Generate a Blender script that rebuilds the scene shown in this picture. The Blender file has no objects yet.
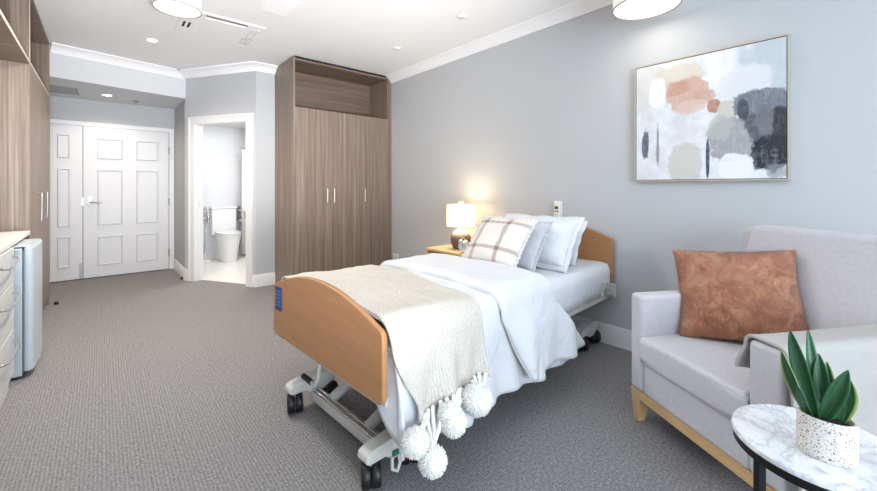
import bpy, bmesh, math, random
from mathutils import Vector, Matrix, noise
random.seed(7)
C = bpy.context.scene.collection
PI = math.pi
R = math.radians

# ------------------------------------------------------------------ materials
def lin(c):
    return tuple(((v/255)/12.92 if v/255 <= .04045 else ((v/255+.055)/1.055)**2.4) for v in c) + (1,)

class NT:
    def __init__(s, name):
        s.m = bpy.data.materials.new(name); s.m.use_nodes = True
        s.t = s.m.node_tree; s.n = s.t.nodes; s.l = s.t.links
        s.b = s.n['Principled BSDF']
    def node(s, typ, **kw):
        x = s.n.new(typ)
        for k, v in kw.items():
            if k.startswith('i_'): x.inputs[k[2:].replace('_', ' ')].default_value = v
            else: setattr(x, k, v)
        return x
    def link(s, a, b): s.l.new(a, b)
    def coord(s, scale=(1, 1, 1), rot=(0, 0, 0), kind='Object', loc=(0, 0, 0)):
        tc = s.node('ShaderNodeTexCoord'); mp = s.node('ShaderNodeMapping')
        mp.inputs['Scale'].default_value = scale; mp.inputs['Rotation'].default_value = rot
        mp.inputs['Location'].default_value = loc
        s.link(tc.outputs[kind], mp.inputs['Vector']); return mp.outputs['Vector']
    def noise(s, vec, scale, detail=4, rough=.5, dist=0):
        x = s.node('ShaderNodeTexNoise'); x.inputs['Scale'].default_value = scale
        x.inputs['Detail'].default_value = detail; x.inputs['Roughness'].default_value = rough
        x.inputs['Distortion'].default_value = dist
        s.link(vec, x.inputs['Vector']); return x.outputs['Fac']
    def ramp(s, fac, stops):
        x = s.node('ShaderNodeValToRGB'); e = x.color_ramp.elements
        while len(e) < len(stops): e.new(.5)
        for k, (p, c) in enumerate(stops): e[k].position = p; e[k].color = c
        s.link(fac, x.inputs['Fac']); return x.outputs['Color']
    def bump(s, h, strength, dist):
        x = s.node('ShaderNodeBump'); x.inputs['Strength'].default_value = strength
        x.inputs['Distance'].default_value = dist
        s.link(h, x.inputs['Height']); s.link(x.outputs['Normal'], s.b.inputs['Normal'])
    def math(s, op, a, b=None, c=None):
        x = s.node('ShaderNodeMath', operation=op)
        for k, v in enumerate((a, b, c)):
            if v is None: continue
            if isinstance(v, (int, float)): x.inputs[k].default_value = v
            else: s.link(v, x.inputs[k])
        return x.outputs[0]
    def mix(s, fac, a, b):
        x = s.node('ShaderNodeMix', data_type='RGBA')
        for k, v in (('Factor', fac), ('A', a), ('B', b)):
            i = [q for q in x.inputs if q.name == k and q.enabled][0]
            if isinstance(v, (int, float)): i.default_value = v
            elif isinstance(v, tuple): i.default_value = v
            else: s.link(v, i)
        return [q for q in x.outputs if q.enabled][0]

def plain(name, rgb, rough=.5, metal=0, bump=None, emit=None, var=0):
    t = NT(name); t.b.inputs['Base Color'].default_value = lin(rgb)
    t.b.inputs['Roughness'].default_value = rough; t.b.inputs['Metallic'].default_value = metal
    if var:
        f = t.noise(t.coord(), 6, 3)
        a = lin(tuple(max(0, v-var) for v in rgb)); b = lin(tuple(min(255, v+var) for v in rgb))
        t.link(t.ramp(f, [(.3, a), (.7, b)]), t.b.inputs['Base Color'])
    if bump:
        t.bump(t.noise(t.coord(), bump[0], 3), bump[1], bump[2])
    if emit:
        t.b.inputs['Emission Color'].default_value = lin(emit[0]); t.b.inputs['Emission Strength'].default_value = emit[1]
    return t.m

def wood(name, stops, scale, rough=.45, bump=.05, big=2.0):
    t = NT(name); v = t.coord(scale=scale)
    a = t.noise(v, 1.0, 6, .6, .4); b = t.noise(t.coord(scale=tuple(q*.17*big for q in scale)), 1.0, 3, .5)
    f = t.math('ADD', t.math('MULTIPLY', a, .62), t.math('MULTIPLY', b, .38))
    t.link(t.ramp(f, stops), t.b.inputs['Base Color']); t.b.inputs['Roughness'].default_value = rough
    t.bump(a, bump, .002); return t.m

def fabric(name, rgb, scale=700, strength=.25, var=6, rough=.9, big=3, fold=0):
    t = NT(name); v = t.coord()
    f = t.noise(v, big, 3); f2 = t.noise(v, scale, 2)
    a = lin(tuple(max(0, q-var) for q in rgb)); b = lin(tuple(min(255, q+var) for q in rgb))
    g = t.math('ADD', t.math('MULTIPLY', f, .5), t.math('MULTIPLY', f2, .5))
    t.link(t.ramp(g, [(.35, a), (.65, b)]), t.b.inputs['Base Color'])
    t.b.inputs['Roughness'].default_value = rough
    try: t.b.inputs['Sheen Weight'].default_value = .15
    except Exception: pass
    t.bump(f2, strength, .002)
    if fold:
        x = t.node('ShaderNodeBump'); x.inputs['Strength'].default_value = .5; x.inputs['Distance'].default_value = .02*fold
        t.link(t.noise(v, 7, 3, .5, 1.6), x.inputs['Height'])
        o = [n for n in t.n if n.type == 'BUMP' and n != x][0]; t.link(x.outputs['Normal'], o.inputs['Normal'])
    return t.m

M = {}
M['wall'] = plain('wall_paint', (194, 196, 198), .85, bump=(300, .05, .001))
M['hallwall'] = M['wall']
M['ceiling'] = plain('ceiling_paint', (246, 246, 246), .9)
M['trim'] = plain('gloss_white_trim', (236, 236, 236), .4)
M['white'] = plain('white_satin', (235, 235, 235), .35)
M['doorwhite'] = plain('door_white', (226, 226, 229), .4)
M['drawer'] = plain('drawer_white', (210, 209, 208), .4)
M['fridge'] = plain('fridge_enamel', (192, 202, 209), .3)
M['fridgeseal'] = plain('fridge_seal', (120, 125, 130), .6)
M['chrome'] = plain('brushed_steel', (176, 174, 171), .38, 1)
M['brightsteel'] = plain('polished_steel', (215, 215, 215), .15, 1)
M['nickel'] = plain('satin_nickel', (205, 192, 176), .35, 1)
M['black'] = plain('black_plastic', (22, 22, 24), .45)
M['blackmetal'] = plain('black_powder_coat', (20, 20, 22), .4, .2)
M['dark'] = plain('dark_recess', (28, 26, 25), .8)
M['greyplastic'] = plain('grey_plastic', (186, 188, 186), .5)
M['bedmetal'] = plain('pale_grey_enamel', (206, 205, 200), .4)
M['darkmetal'] = plain('dark_steel', (60, 60, 62), .5, .6)
M['porcelain'] = plain('porcelain', (244, 244, 244), .12)
M['ventgrey'] = plain('vent_grey', (150, 150, 150), .5)
M['bench'] = plain('worktop_laminate', (232, 229, 226), .35, var=3)
M['bulb'] = plain('lit_diffuser', (255, 250, 240), .5, emit=((255, 244, 226), .8))
M['bulbdim'] = plain('lit_diffuser_soft', (255, 252, 246), .5, emit=((255, 248, 236), .55))
M['led'] = plain('lit_led', (255, 255, 255), .5, emit=((255, 248, 235), 6))
M['drum'] = plain('drum_shade_fabric', (244, 242, 238), .8, emit=((255, 250, 242), .25))
M['green'] = plain('green_tab', (40, 110, 95), .5)
M['red'] = plain('red_tab', (170, 50, 45), .5)
M['soil'] = plain('soil', (38, 32, 28), .95, bump=(120, .8, .006))
M['laminate'] = wood('walnut_laminate', [(.27, lin((84, 69, 60))), (.43, lin((123, 105, 92))), (.56, lin((143, 126, 112))), (.74, lin((176, 160, 147)))], (85, 85, 1.3), .42)
M['laminatedark'] = wood('walnut_laminate_horizontal', [(.25, lin((92, 75, 63))), (.5, lin((120, 101, 87))), (.78, lin((150, 131, 116)))], (1.6, 20, 70), .45)
M['edge'] = plain('pale_edge_strip', (205, 190, 176), .5)
M['beech'] = wood('beech_veneer', [(.2, lin((160, 114, 73))), (.5, lin((177, 128, 86))), (.8, lin((188, 141, 99)))], (40, 2.2, 40), .4, .02)
M['oak'] = wood('pale_oak', [(.2, lin((196, 158, 112))), (.5, lin((214, 180, 136))), (.8, lin((226, 196, 154)))], (3, 50, 50), .45, .03)
M['leg'] = wood('chair_leg_oak', [(.2, lin((190, 150, 100))), (.5, lin((214, 176, 126))), (.8, lin((228, 196, 150)))], (4, 60, 60), .45, .03)
M['sheet'] = fabric('white_cotton', (224, 226, 231), 900, .14, 2, .8, 4, .8)
M['duvetfabric'] = fabric('white_quilt_cotton', (224, 226, 230), 900, .3, 2, .7, 3, 1.2)
def knit():
    t = NT('cream_knit'); v = t.coord()
    w1 = t.node('ShaderNodeTexWave', wave_type='BANDS', bands_direction='X', i_Scale=26.0, i_Distortion=5.0); t.link(v, w1.inputs['Vector'])
    w1.inputs['Detail'].default_value = 3; w1.inputs['Detail Scale'].default_value = 3
    n = t.noise(v, 190, 3, .7); f = t.math('ADD', t.math('MULTIPLY', n, .75), t.math('MULTIPLY', w1.outputs['Fac'], .25))
    t.link(t.ramp(f, [(.3, lin((196, 189, 177))), (.5, lin((217, 211, 201))), (.7, lin((225, 220, 212)))]), t.b.inputs['Base Color'])
    t.b.inputs['Roughness'].default_value = 1; t.b.inputs['Specular IOR Level'].default_value = .1
    t.bump(f, .8, .006); return t.m
M['throwknit'] = knit()
M['yarn'] = fabric('cream_yarn', (250, 249, 243), 500, .2, 4, .95, 30)
M['pillowwhite'] = fabric('white_pillowcase', (224, 226, 231), 900, .12, 2, .8, 6, .9)
M['greycushion'] = fabric('grey_linen', (198, 200, 206), 500, .4, 8, .95, 14, .5)
M['upholstery'] = fabric('pale_grey_upholstery', (202, 200, 205), 520, .4, 6, .95, 60)
M['armthrow'] = fabric('cream_wool', (178, 174, 170), 420, .5, 5, .95, 8, .5)

def carpet():
    t = NT('loop_carpet'); v = t.coord()
    f1 = t.noise(v, 210, 3, .7); f3 = t.noise(v, 80, 2, .6)
    w = t.node('ShaderNodeTexWave', wave_type='BANDS', bands_direction='X', i_Scale=22.0, i_Distortion=2.5)
    w.inputs['Detail'].default_value = 3; w.inputs['Detail Scale'].default_value = 6
    t.link(v, w.inputs['Vector'])
    f = t.math('ADD', t.math('MULTIPLY', f1, .62), t.math('ADD', t.math('MULTIPLY', f3, .32), t.math('MULTIPLY', w.outputs['Fac'], .06)))
    t.link(t.ramp(f, [(.34, lin((88, 87, 88))), (.5, lin((134, 132, 133))), (.66, lin((181, 179, 179)))]), t.b.inputs['Base Color'])
    t.b.inputs['Roughness'].default_value = 1; t.b.inputs['Specular IOR Level'].default_value = .1
    t.bump(f, .5, .006); return t.m
M['carpet'] = carpet()

def marble():
    t = NT('white_marble'); v = t.coord()
    a = t.noise(v, 11, 8, .6, .8); vein = t.math('ABSOLUTE', t.math('SUBTRACT', a, .5))
    b = t.noise(v, 5, 5, .6, .6); c = t.noise(v, 26, 6, .65, .9)
    v2 = t.math('ABSOLUTE', t.math('SUBTRACT', c, .5))
    col = t.ramp(vein, [(0, lin((200, 203, 208))), (.03, lin((226, 228, 231))), (.10, lin((240, 241, 243)))])
    col2 = t.ramp(v2, [(0, lin((212, 214, 218))), (.025, lin((242, 242, 244)))])
    mx = t.node('ShaderNodeMix', data_type='RGBA', blend_type='MULTIPLY'); mx.inputs[0].default_value = .55
    t.link(col, mx.inputs[6]); t.link(col2, mx.inputs[7])
    t.link(mx.outputs[2], t.b.inputs['Base Color']); t.b.inputs['Roughness'].default_value = .25
    return t.m
M['marble'] = marble()

def terrazzo():
    t = NT('terrazzo'); v = t.coord(scale=(1, 1, 1))
    vo = t.node('ShaderNodeTexVoronoi', i_Scale=230.0); t.link(v, vo.inputs['Vector'])
    d = t.ramp(vo.outputs['Distance'], [(.36, (1, 1, 1, 1)), (.44, (0, 0, 0, 1))])
    sep = t.node('ShaderNodeSeparateColor'); t.link(vo.outputs['Color'], sep.inputs['Color'])
    chip = t.ramp(sep.outputs[0], [(.0, lin((70, 66, 66))), (.16, lin((60, 58, 60))), (.3, lin((160, 140, 126))), (.62, lin((205, 198, 190)))])
    t.link(t.mix(d, lin((228, 225, 220)), chip), t.b.inputs['Base Color']); t.b.inputs['Roughness'].default_value = .6
    return t.m
M['terrazzo'] = terrazzo()

def plaid():
    t = NT('plaid_linen'); tc = t.node('ShaderNodeTexCoord'); sx = t.node('ShaderNodeSeparateXYZ')
    t.link(tc.outputs['UV'], sx.inputs[0])
    def band(o, c, w):
        return t.math('LESS_THAN', t.math('ABSOLUTE', t.math('SUBTRACT', o, c)), w)
    bx = t.math('MAXIMUM', band(sx.outputs[0], .20, .04), band(sx.outputs[0], .66, .042))
    by = t.math('MAXIMUM', band(sx.outputs[1], .27, .038), band(sx.outputs[1], .84, .038))
    tx = t.math('MAXIMUM', band(sx.outputs[0], .20, .022), band(sx.outputs[0], .66, .022))
    ty = t.math('MAXIMUM', band(sx.outputs[1], .27, .02), band(sx.outputs[1], .84, .02))
    s = t.math('MULTIPLY', t.math('ADD', bx, by), .36)
    s = t.math('ADD', s, t.math('MULTIPLY', t.math('MAXIMUM', tx, ty), .14))
    n = t.noise(t.coord(), 420, 2); s = t.math('MULTIPLY', s, t.math('ADD', n, .55))
    t.link(t.mix(s, lin((229, 224, 219)), lin((140, 110, 104))), t.b.inputs['Base Color'])
    t.b.inputs['Roughness'].default_value = .95
    t.bump(t.math('ADD', n, t.math('MULTIPLY', t.noise(t.coord(), 11, 4), .8)), .4, .003); return t.m
M['plaid'] = plaid()

def fur():
    t = NT('rust_faux_fur'); v = t.coord()
    a = t.noise(v, 10, 6, .65, 1.4); b = t.noise(t.coord(scale=(1, 1, 3.0)), 130, 3, .7, .5)
    f = t.math('ADD', t.math('MULTIPLY', a, .6), t.math('MULTIPLY', b, .4))
    t.link(t.ramp(f, [(.34, lin((150, 82, 50))), (.5, lin((212, 137, 98))), (.66, lin((246, 194, 158)))]), t.b.inputs['Base Color'])
    t.b.inputs['Roughness'].default_value = .95; t.b.inputs['Sheen Weight'].default_value = .5
    t.bump(f, 1, .022); return t.m
M['fur'] = fur()

def leafmat(name, margin, stripe):
    t = NT(name); tc = t.node('ShaderNodeTexCoord'); sx = t.node('ShaderNodeSeparateXYZ')
    t.link(tc.outputs['UV'], sx.inputs[0])
    e = t.math('ABSOLUTE', t.math('SUBTRACT', sx.outputs[0], .5))
    mp = t.node('ShaderNodeMapping'); mp.inputs['Scale'].default_value = (26, 2.0, 1); t.link(tc.outputs['UV'], mp.inputs['Vector'])
    n = t.noise(mp.outputs['Vector'], 1, 4, .6, .5)
    base = t.ramp(n, [(.35, lin((26, 62, 42))), (.55, lin((48, 98, 62))), (.75, lin(stripe))])
    m = t.ramp(e, [(.38, (0, 0, 0, 1)), (.44, (1, 1, 1, 1))]); mm = t.math('MULTIPLY', m, margin)
    t.link(t.mix(mm, base, lin((190, 200, 110))), t.b.inputs['Base Color']); t.b.inputs['Roughness'].default_value = .35
    return t.m
M['leafdark'] = leafmat('leaf_dark', 0.0, (72, 126, 84))
M['leafmargin'] = leafmat('leaf_yellow_margin', .55, (88, 140, 90))
M['leafstripe'] = leafmat('leaf_pale_stripes', .6, (150, 186, 120))

def tiles(name, rgb, s, mortar, bw=.3, rh=.3):
    t = NT(name); v = t.coord(rot=s)
    b = t.node('ShaderNodeTexBrick', offset=0.0, i_Scale=1.0); t.link(v, b.inputs['Vector'])
    b.inputs['Color1'].default_value = lin(rgb); b.inputs['Color2'].default_value = lin(rgb)
    b.inputs['Mortar'].default_value = lin(mortar); b.inputs['Mortar Size'].default_value = .003
    b.inputs['Brick Width'].default_value = bw; b.inputs['Row Height'].default_value = rh
    t.link(b.outputs['Color'], t.b.inputs['Base Color']); t.b.inputs['Roughness'].default_value = .3; return t.m
M['walltile'] = tiles('bathroom_wall_tile', (226, 227, 230), (R(90), 0, 0), (214, 215, 218), .6, .3)
M['floortile'] = tiles('bathroom_floor_vinyl', (236, 234, 230), (0, 0, 0), (228, 226, 222), .6, .6)

def shade_mat():
    t = NT('lit_lamp_shade'); tr = t.node('ShaderNodeBsdfTranslucent'); tr.inputs['Color'].default_value = lin((255, 246, 226))
    mx = t.node('ShaderNodeMixShader'); mx.inputs[0].default_value = .6
    t.b.inputs['Base Color'].default_value = lin((250, 244, 232)); t.b.inputs['Roughness'].default_value = .9
    t.b.inputs['Emission Color'].default_value = lin((255, 238, 208)); t.b.inputs['Emission Strength'].default_value = .6
    t.link(t.b.outputs[0], mx.inputs[1]); t.link(tr.outputs[0], mx.inputs[2])
    t.link(mx.outputs[0], t.n['Material Output'].inputs['Surface']); return t.m
M['lampshade'] = shade_mat()

def lampbase():
    t = NT('banded_ceramic'); tc = t.node('ShaderNodeTexCoord'); sx = t.node('ShaderNodeSeparateXYZ')
    t.link(tc.outputs['Object'], sx.inputs[0]); n = t.noise(t.coord(), 18, 4)
    f = t.math('ADD', t.math('MULTIPLY', sx.outputs[2], 5.2), t.math('MULTIPLY', n, .10))
    t.link(t.ramp(f, [(.0, lin((92, 80, 74))), (.62, lin((104, 88, 80))), (.78, lin((150, 124, 108))), (.95, lin((204, 180, 160)))]), t.b.inputs['Base Color'])
    t.b.inputs['Roughness'].default_value = .5; t.bump(t.noise(t.coord(), 160, 3), .35, .002); return t.m
M['lampbase'] = lampbase()

# (u, v, ru, rv, rgb, opacity, noise amount, soft) - loose brush shapes on the canvas
BLOBS = []
def painting():
    t = NT('abstract_canvas'); tc = t.node('ShaderNodeTexCoord'); sx = t.node('ShaderNodeSeparateXYZ')
    t.link(tc.outputs['UV'], sx.inputs[0]); U, V = sx.outputs[0], sx.outputs[1]
    n1 = t.noise(tc.outputs['UV'], 7, 6, .65); n2 = t.noise(tc.outputs['UV'], 26, 5, .7)
    mp = t.node('ShaderNodeMapping'); mp.inputs['Scale'].default_value = (30, 5, 1); t.link(tc.outputs['UV'], mp.inputs['Vector'])
    n3 = t.noise(mp.outputs['Vector'], 1.4, 4, .7)
    nn = t.math('MULTIPLY', t.math('SUBTRACT', t.math('ADD', t.math('MULTIPLY', n1, .6), t.math('MULTIPLY', t.math('ADD', n2, n3), .2)), .5), 2.4)
    col = t.ramp(n1, [(.3, lin((206, 209, 214))), (.55, lin((228, 229, 232))), (.75, lin((240, 240, 241)))])
    for (u, v, ru, rv, rgb, op, na, soft) in BLOBS:
        du = t.math('DIVIDE', t.math('SUBTRACT', U, u), ru); dv = t.math('DIVIDE', t.math('SUBTRACT', V, v), rv)
        d = t.math('POWER', t.math('ADD', t.math('POWER', t.math('ABSOLUTE', du), 2.6), t.math('POWER', t.math('ABSOLUTE', dv), 2.6)), .385)
        d = t.math('ADD', d, t.math('MULTIPLY', nn, na))
        mr = t.node('ShaderNodeMapRange', interpolation_type='SMOOTHSTEP'); t.link(d, mr.inputs['Value'])
        mr.inputs['From Min'].default_value = 1+soft; mr.inputs['From Max'].default_value = 1-soft
        streak = t.math('ADD', t.math('MULTIPLY', t.math('ADD', n2, n3), .75), .2)
        fac = t.math('MULTIPLY', t.math('MULTIPLY', mr.outputs[0], op), t.math('MINIMUM', streak, 1.0))
        col = t.mix(fac, col, lin(rgb))
    t.link(col, t.b.inputs['Base Color']); t.b.inputs['Roughness'].default_value = .75; return t.m

# ------------------------------------------------------------------ mesh helpers
def bm_new(): return bmesh.new()
def box(bm, x0, x1, y0, y1, z0, z1, mat=None):
    vs = [bm.verts.new((x, y, z)) for z in (z0, z1) for y in (y0, y1) for x in (x0, x1)]
    if mat is not None:
        for v in vs: v.co = mat @ v.co
    for f in ((0, 2, 3, 1), (4, 5, 7, 6), (0, 1, 5, 4), (2, 6, 7, 3), (0, 4, 6, 2), (1, 3, 7, 5)):
        bm.faces.new([vs[i] for i in f])
    return vs
def prism(bm, pts, fn, t0, t1):
    """polygon pts (a,b) swept from t0 to t1; fn(a,b,t) -> xyz"""
    A = [bm.verts.new(fn(a, b, t0)) for a, b in pts]; B = [bm.verts.new(fn(a, b, t1)) for a, b in pts]
    n = len(pts); bm.faces.new(A[::-1]); bm.faces.new(B)
    for i in range(n): bm.faces.new((A[i], A[(i+1) % n], B[(i+1) % n], B[i]))
def tube(bm, pts, r, seg=10, cap=True):
    pts = [Vector(p) for p in pts]; n = len(pts); rs = r if isinstance(r, (list, tuple)) else [r]*n
    rings = []; prev = None
    for i in range(n):
        d = (pts[min(i+1, n-1)]-pts[max(i-1, 0)]).normalized()
        if prev is None:
            a = d.orthogonal().normalized()
        else:
            a = (prev-d*prev.dot(d)).normalized()
        prev = a; b = d.cross(a)
        rings.append([bm.verts.new(pts[i]+(a*math.cos(k*2*PI/seg)+b*math.sin(k*2*PI/seg))*rs[i]) for k in range(seg)])
    for i in range(n-1):
        for k in range(seg):
            bm.faces.new((rings[i][k], rings[i][(k+1) % seg], rings[i+1][(k+1) % seg], rings[i+1][k]))
    if cap: bm.faces.new(rings[0][::-1]); bm.faces.new(rings[-1])
def lathe(bm, prof, seg=32, mat=None, sx=1, sy=1):
    rings = []
    for r, z in prof:
        if r < 1e-6: rings.append([bm.verts.new((0, 0, z))])
        else: rings.append([bm.verts.new((r*sx*math.cos(k*2*PI/seg), r*sy*math.sin(k*2*PI/seg), z)) for k in range(seg)])
    for a, b in zip(rings, rings[1:]):
        for k in range(seg):
            k2 = (k+1) % seg
            if len(a) == 1 and len(b) == 1: continue
            if len(a) == 1: bm.faces.new((a[0], b[k2], b[k]))
            elif len(b) == 1: bm.faces.new((a[k], a[k2], b[0]))
            else: bm.faces.new((a[k], a[k2], b[k2], b[k]))
    if mat is not None:
        for ring in rings:
            for v in ring: v.co = mat @ v.co
def grid(bm, nu, nv, fn, uv=None, wrap_u=False):
    V = [[bm.verts.new(fn(i, j)) for j in range(nv)] for i in range(nu)]
    lay = bm.loops.layers.uv.verify() if uv else None
    F = []
    for i in range(nu if wrap_u else nu-1):
        for j in range(nv-1):
            i2 = (i+1) % nu
            f = bm.faces.new((V[i][j], V[i2][j], V[i2][j+1], V[i][j+1])); F.append(f)
            if uv:
                for lp, (a, b) in zip(f.loops, ((i, j), (i+1, j), (i+1, j+1), (i, j+1))): lp[lay].uv = uv(a, b)
    return V
def obj(name, bm, m, parent=None, bevel=0, smooth=True, angle=40, solid=0, subd=0, seg=2, loc=None, solid_off=-1):
    bmesh.ops.recalc_face_normals(bm, faces=bm.faces[:])
    me = bpy.data.meshes.new(name); bm.to_mesh(me); bm.free()
    me.materials.append(M[m] if isinstance(m, str) else m)
    o = bpy.data.objects.new(name, me); C.objects.link(o)
    if smooth:
        for p in me.polygons: p.use_smooth = True
        if angle < 180: me.set_sharp_from_angle(angle=R(angle))
    if solid:
        s = o.modifiers.new('solid', 'SOLIDIFY'); s.thickness = solid; s.offset = solid_off
    if bevel:
        b = o.modifiers.new('bevel', 'BEVEL'); b.width = bevel; b.segments = seg; b.limit_method = 'ANGLE'; b.angle_limit = R(40); b.harden_normals = True
    if subd:
        s = o.modifiers.new('sub', 'SUBSURF'); s.levels = subd; s.render_levels = subd
    if parent: o.parent = parent
    if loc: o.location = loc
    return o
def tag(o, label, cat, group=None, kind=None):
    o['label'] = label; o['category'] = cat
    if group: o['group'] = group
    if kind: o['kind'] = kind
    return o
def thing(name, label, cat, loc=(0, 0, 0), rotz=0, group=None):
    o = bpy.data.objects.new(name, None); C.objects.link(o); o.empty_display_size = .1
    o.location = loc; o.rotation_euler = (0, 0, rotz); return tag(o, label, cat, group)
def struct(name, bm, m, parent=None, **kw):
    o = obj(name, bm, m, parent, **kw)
    if not parent: o['kind'] = 'structure'
    return o
def copy_tree(o, parent=None):
    c = o.copy(); C.objects.link(c)
    if parent: c.parent = parent
    for ch in list(o.children): copy_tree(ch, c)
    return c
def bx(name, m, parent, x0, x1, y0, y1, z0, z1, bevel=.0015, **kw):
    bm = bm_new(); box(bm, x0, x1, y0, y1, z0, z1); return obj(name, bm, m, parent, bevel=bevel, **kw)
def sweep(bm, path, prof, z0, side):
    """profile (offset into room, height) along a plan polyline with mitred corners"""
    P = [Vector((p[0], p[1])) for p in path]; n = len(P); rings = []
    for i in range(n):
        ds = []
        if i > 0: ds.append((P[i]-P[i-1]).normalized())
        if i < n-1: ds.append((P[i+1]-P[i]).normalized())
        ns = [Vector((-d.y, d.x))*side for d in ds]
        nv = sum(ns, Vector((0, 0))).normalized(); k = 1/max(.3, nv.dot(ns[0]))
        rings.append([bm.verts.new((P[i].x+nv.x*k*a, P[i].y+nv.y*k*a, z0+h)) for a, h in prof])
    m = len(prof)
    for i in range(n-1):
        for j in range(m): bm.faces.new((rings[i][j], rings[i][(j+1) % m], rings[i+1][(j+1) % m], rings[i+1][j]))
    bm.faces.new(rings[0][::-1]); bm.faces.new(rings[-1])

# ------------------------------------------------------------------ the room
XR, YF, YD, ZC = 2.995, 5.033, 7.0, 2.74
XL, YB = -1.0, -2.6
PA, PB = Vector((.825, 6.02)), Vector((1.424, 5.033))        # the wall with the bathroom door, at an angle
bm = bm_new(); box(bm, XL-.1, XR+.1, YB-.1, YD+.1, -.1, 0); fl = struct('floor', bm, 'carpet')
bm = bm_new(); box(bm, XL-.1, XR+.1, YB-.1, YF+1.1, ZC, ZC+.1); struct('ceiling', bm, 'ceiling')
bm = bm_new(); box(bm, XR, XR+.1, YB-.1, 7.7, 0, ZC); struct('wall_right', bm, 'wall')
bm = bm_new(); box(bm, PB.x, XR, YF, YF+.1, 0, ZC); struct('wall_far', bm, 'wall')
bm = bm_new(); box(bm, XL-.1, XL, YB-.1, YD+.1, 0, ZC); struct('wall_left', bm, 'wall')
bm = bm_new(); box(bm, PA.x, PA.x+.1, PA.y+.03, 7.7, 0, 2.42); struct('wall_hall', bm, 'wall')
# angled wall around the doorway
WD = (PB-PA); WL = WD.length; WD.normalize(); WN = Vector((WD.y, -WD.x))   # WN points away from the room
if WN.y < 0: WN = -WN
def aw(s, t, z): q = PA+WD*s+WN*t; return Vector((q.x, q.y, z))
S0, S1, ZD = .165, 1.025, 2.055
def abox(bm, s0, s1, t0, t1, z0, z1):
    vs = [bm.verts.new(aw(s, t, z)) for z in (z0, z1) for t in (t0, t1) for s in (s0, s1)]
    for f in ((0, 2, 3, 1), (4, 5, 7, 6), (0, 1, 5, 4), (2, 6, 7, 3), (0, 4, 6, 2), (1, 3, 7, 5)): bm.faces.new([vs[i] for i in f])
bm = bm_new(); abox(bm, 0, S0, 0, .11, 0, ZC); abox(bm, S1, WL, 0, .11, 0, ZC); abox(bm, S0, S1, 0, .11, ZD, ZC)
struct('wall_bathroom', bm, 'wall', bevel=0, smooth=False)
# doorway lining and architrave
bm = bm_new()
abox(bm, S0, S0+.018, 0, .11, 0, ZD-.018); abox(bm, S1-.018, S1, 0, .11, 0, ZD-.018); abox(bm, S0, S1, 0, .11, ZD-.018, ZD)
abox(bm, S0+.018, S0+.026, .05, .085, 0, ZD-.018); abox(bm, S1-.026, S1-.018, .05, .085, 0, ZD-.018)
abox(bm, S0-.085, S0+.012, -.02, 0, 0, ZD-.012); abox(bm, S1-.012, S1+.085, -.02, 0, 0, ZD-.012); abox(bm, S0-.085, S1+.085, -.02, 0, ZD-.012, ZD+.085)
abox(bm, S0-.085, S0-.06, -.028, -.02, 0, ZD+.06); abox(bm, S1+.06, S1+.085, -.028, -.02, 0, ZD+.06); abox(bm, S0-.085, S1+.085, -.028, -.02, ZD+.06, ZD+.085)
d2 = struct('door_2', bm, 'trim', smooth=False); d2['label'] = 'white doorway lining and architrave of the bathroom opening'
bm = bm_new(); abox(bm, S0+.02, S0+.024, .05, .075, .95, 1.05); obj('strike_plate', bm, 'darkmetal', d2)
# bulkhead and hall ceiling
bm = bm_new(); prism(bm, [(XL, 5.775), (-.414, 5.775), (PA.x, 6.045), (PA.x, YD), (XL, YD)], lambda a, b, t: (a, b, t), 2.4, ZC)
struct('wall_bulkhead', bm, plain('bulkhead_paint', (218, 219, 221), .9), smooth=False)
# entry wall with its door opening closed by the double door
bm = bm_new(); box(bm, XL, PA.x, YD, YD+.1, 0, 2.42); struct('wall_entry', bm, 'wall')
bm = bm_new()
box(bm, -.56, -.50, YD-.022, YD, 0, 2.045); box(bm, .755, .815, YD-.022, YD, 0, 2.045); box(bm, -.56, .815, YD-.022, YD, 2.045, 2.1)
box(bm, -.56, .815, YD-.03, YD-.022, 2.085, 2.1); box(bm, .80, .815, YD-.03, YD-.022, 0, 2.085)
d1 = struct('door_1', bm, 'trim', smooth=False); d1['label'] = 'white panelled entry door with a narrow side leaf and its frame'
bx('door_leaf', 'doorwhite', d1, -.188, .745, YD-.04, YD-.002, .012, 2.04, .003)
bx('side_leaf', 'doorwhite', d1, -.502, -.194, YD-.04, YD-.002, .012, 2.04, .003)
def moulding(x0, x1, z0, z1):
    bm = bm_new(); w = .022; y0, y1 = YD-.056, YD-.038
    rows = []
    for off, y in ((0, y1), (.003, y1-.012), (.008, y0), (.014, y0), (.019, y1-.008), (w, y1)):
        rows.append([bm.verts.new(p) for p in ((x0+off, y, z0+off), (x1-off, y, z0+off), (x1-off, y, z1-off), (x0+off, y, z1-off))])
    for p, q in zip(rows, rows[1:]):
        for k in range(4): bm.faces.new((p[k], p[(k+1) % 4], q[(k+1) % 4], q[k]))
    box(bm, x0+.04, x1-.04, YD-.043, YD-.038, z0+.04, z1-.04)
    obj('panel_moulding', bm, 'doorwhite', d1, smooth=False)
for x0, x1 in ((-.047, .22), (.366, .622)):
    for z0, z1 in ((1.61, 1.89), (.71, 1.466), (.165, .563)): moulding(x0, x1, z0, z1)
for z0, z1 in ((1.61, 1.914), (.71, 1.474), (.175, .587)): moulding(-.433, -.308, z0, z1)
bm = bm_new(); YH = YD-.04
for z in (1.02, 1.075):
    lathe(bm, [(0, 0), (.026, 0), (.026, .008), (0, .01)], 20, Matrix.Translation((-.125, YH, z)) @ Matrix.Rotation(R(90), 4, 'X'))
tube(bm, [(-.125, YH, 1.02), (-.125, YH-.05, 1.02), (-.11, YH-.055, 1.02), (0.0, YH-.055, 1.015)], .010)
obj('lever_handle', bm, 'chrome', d1)
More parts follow.
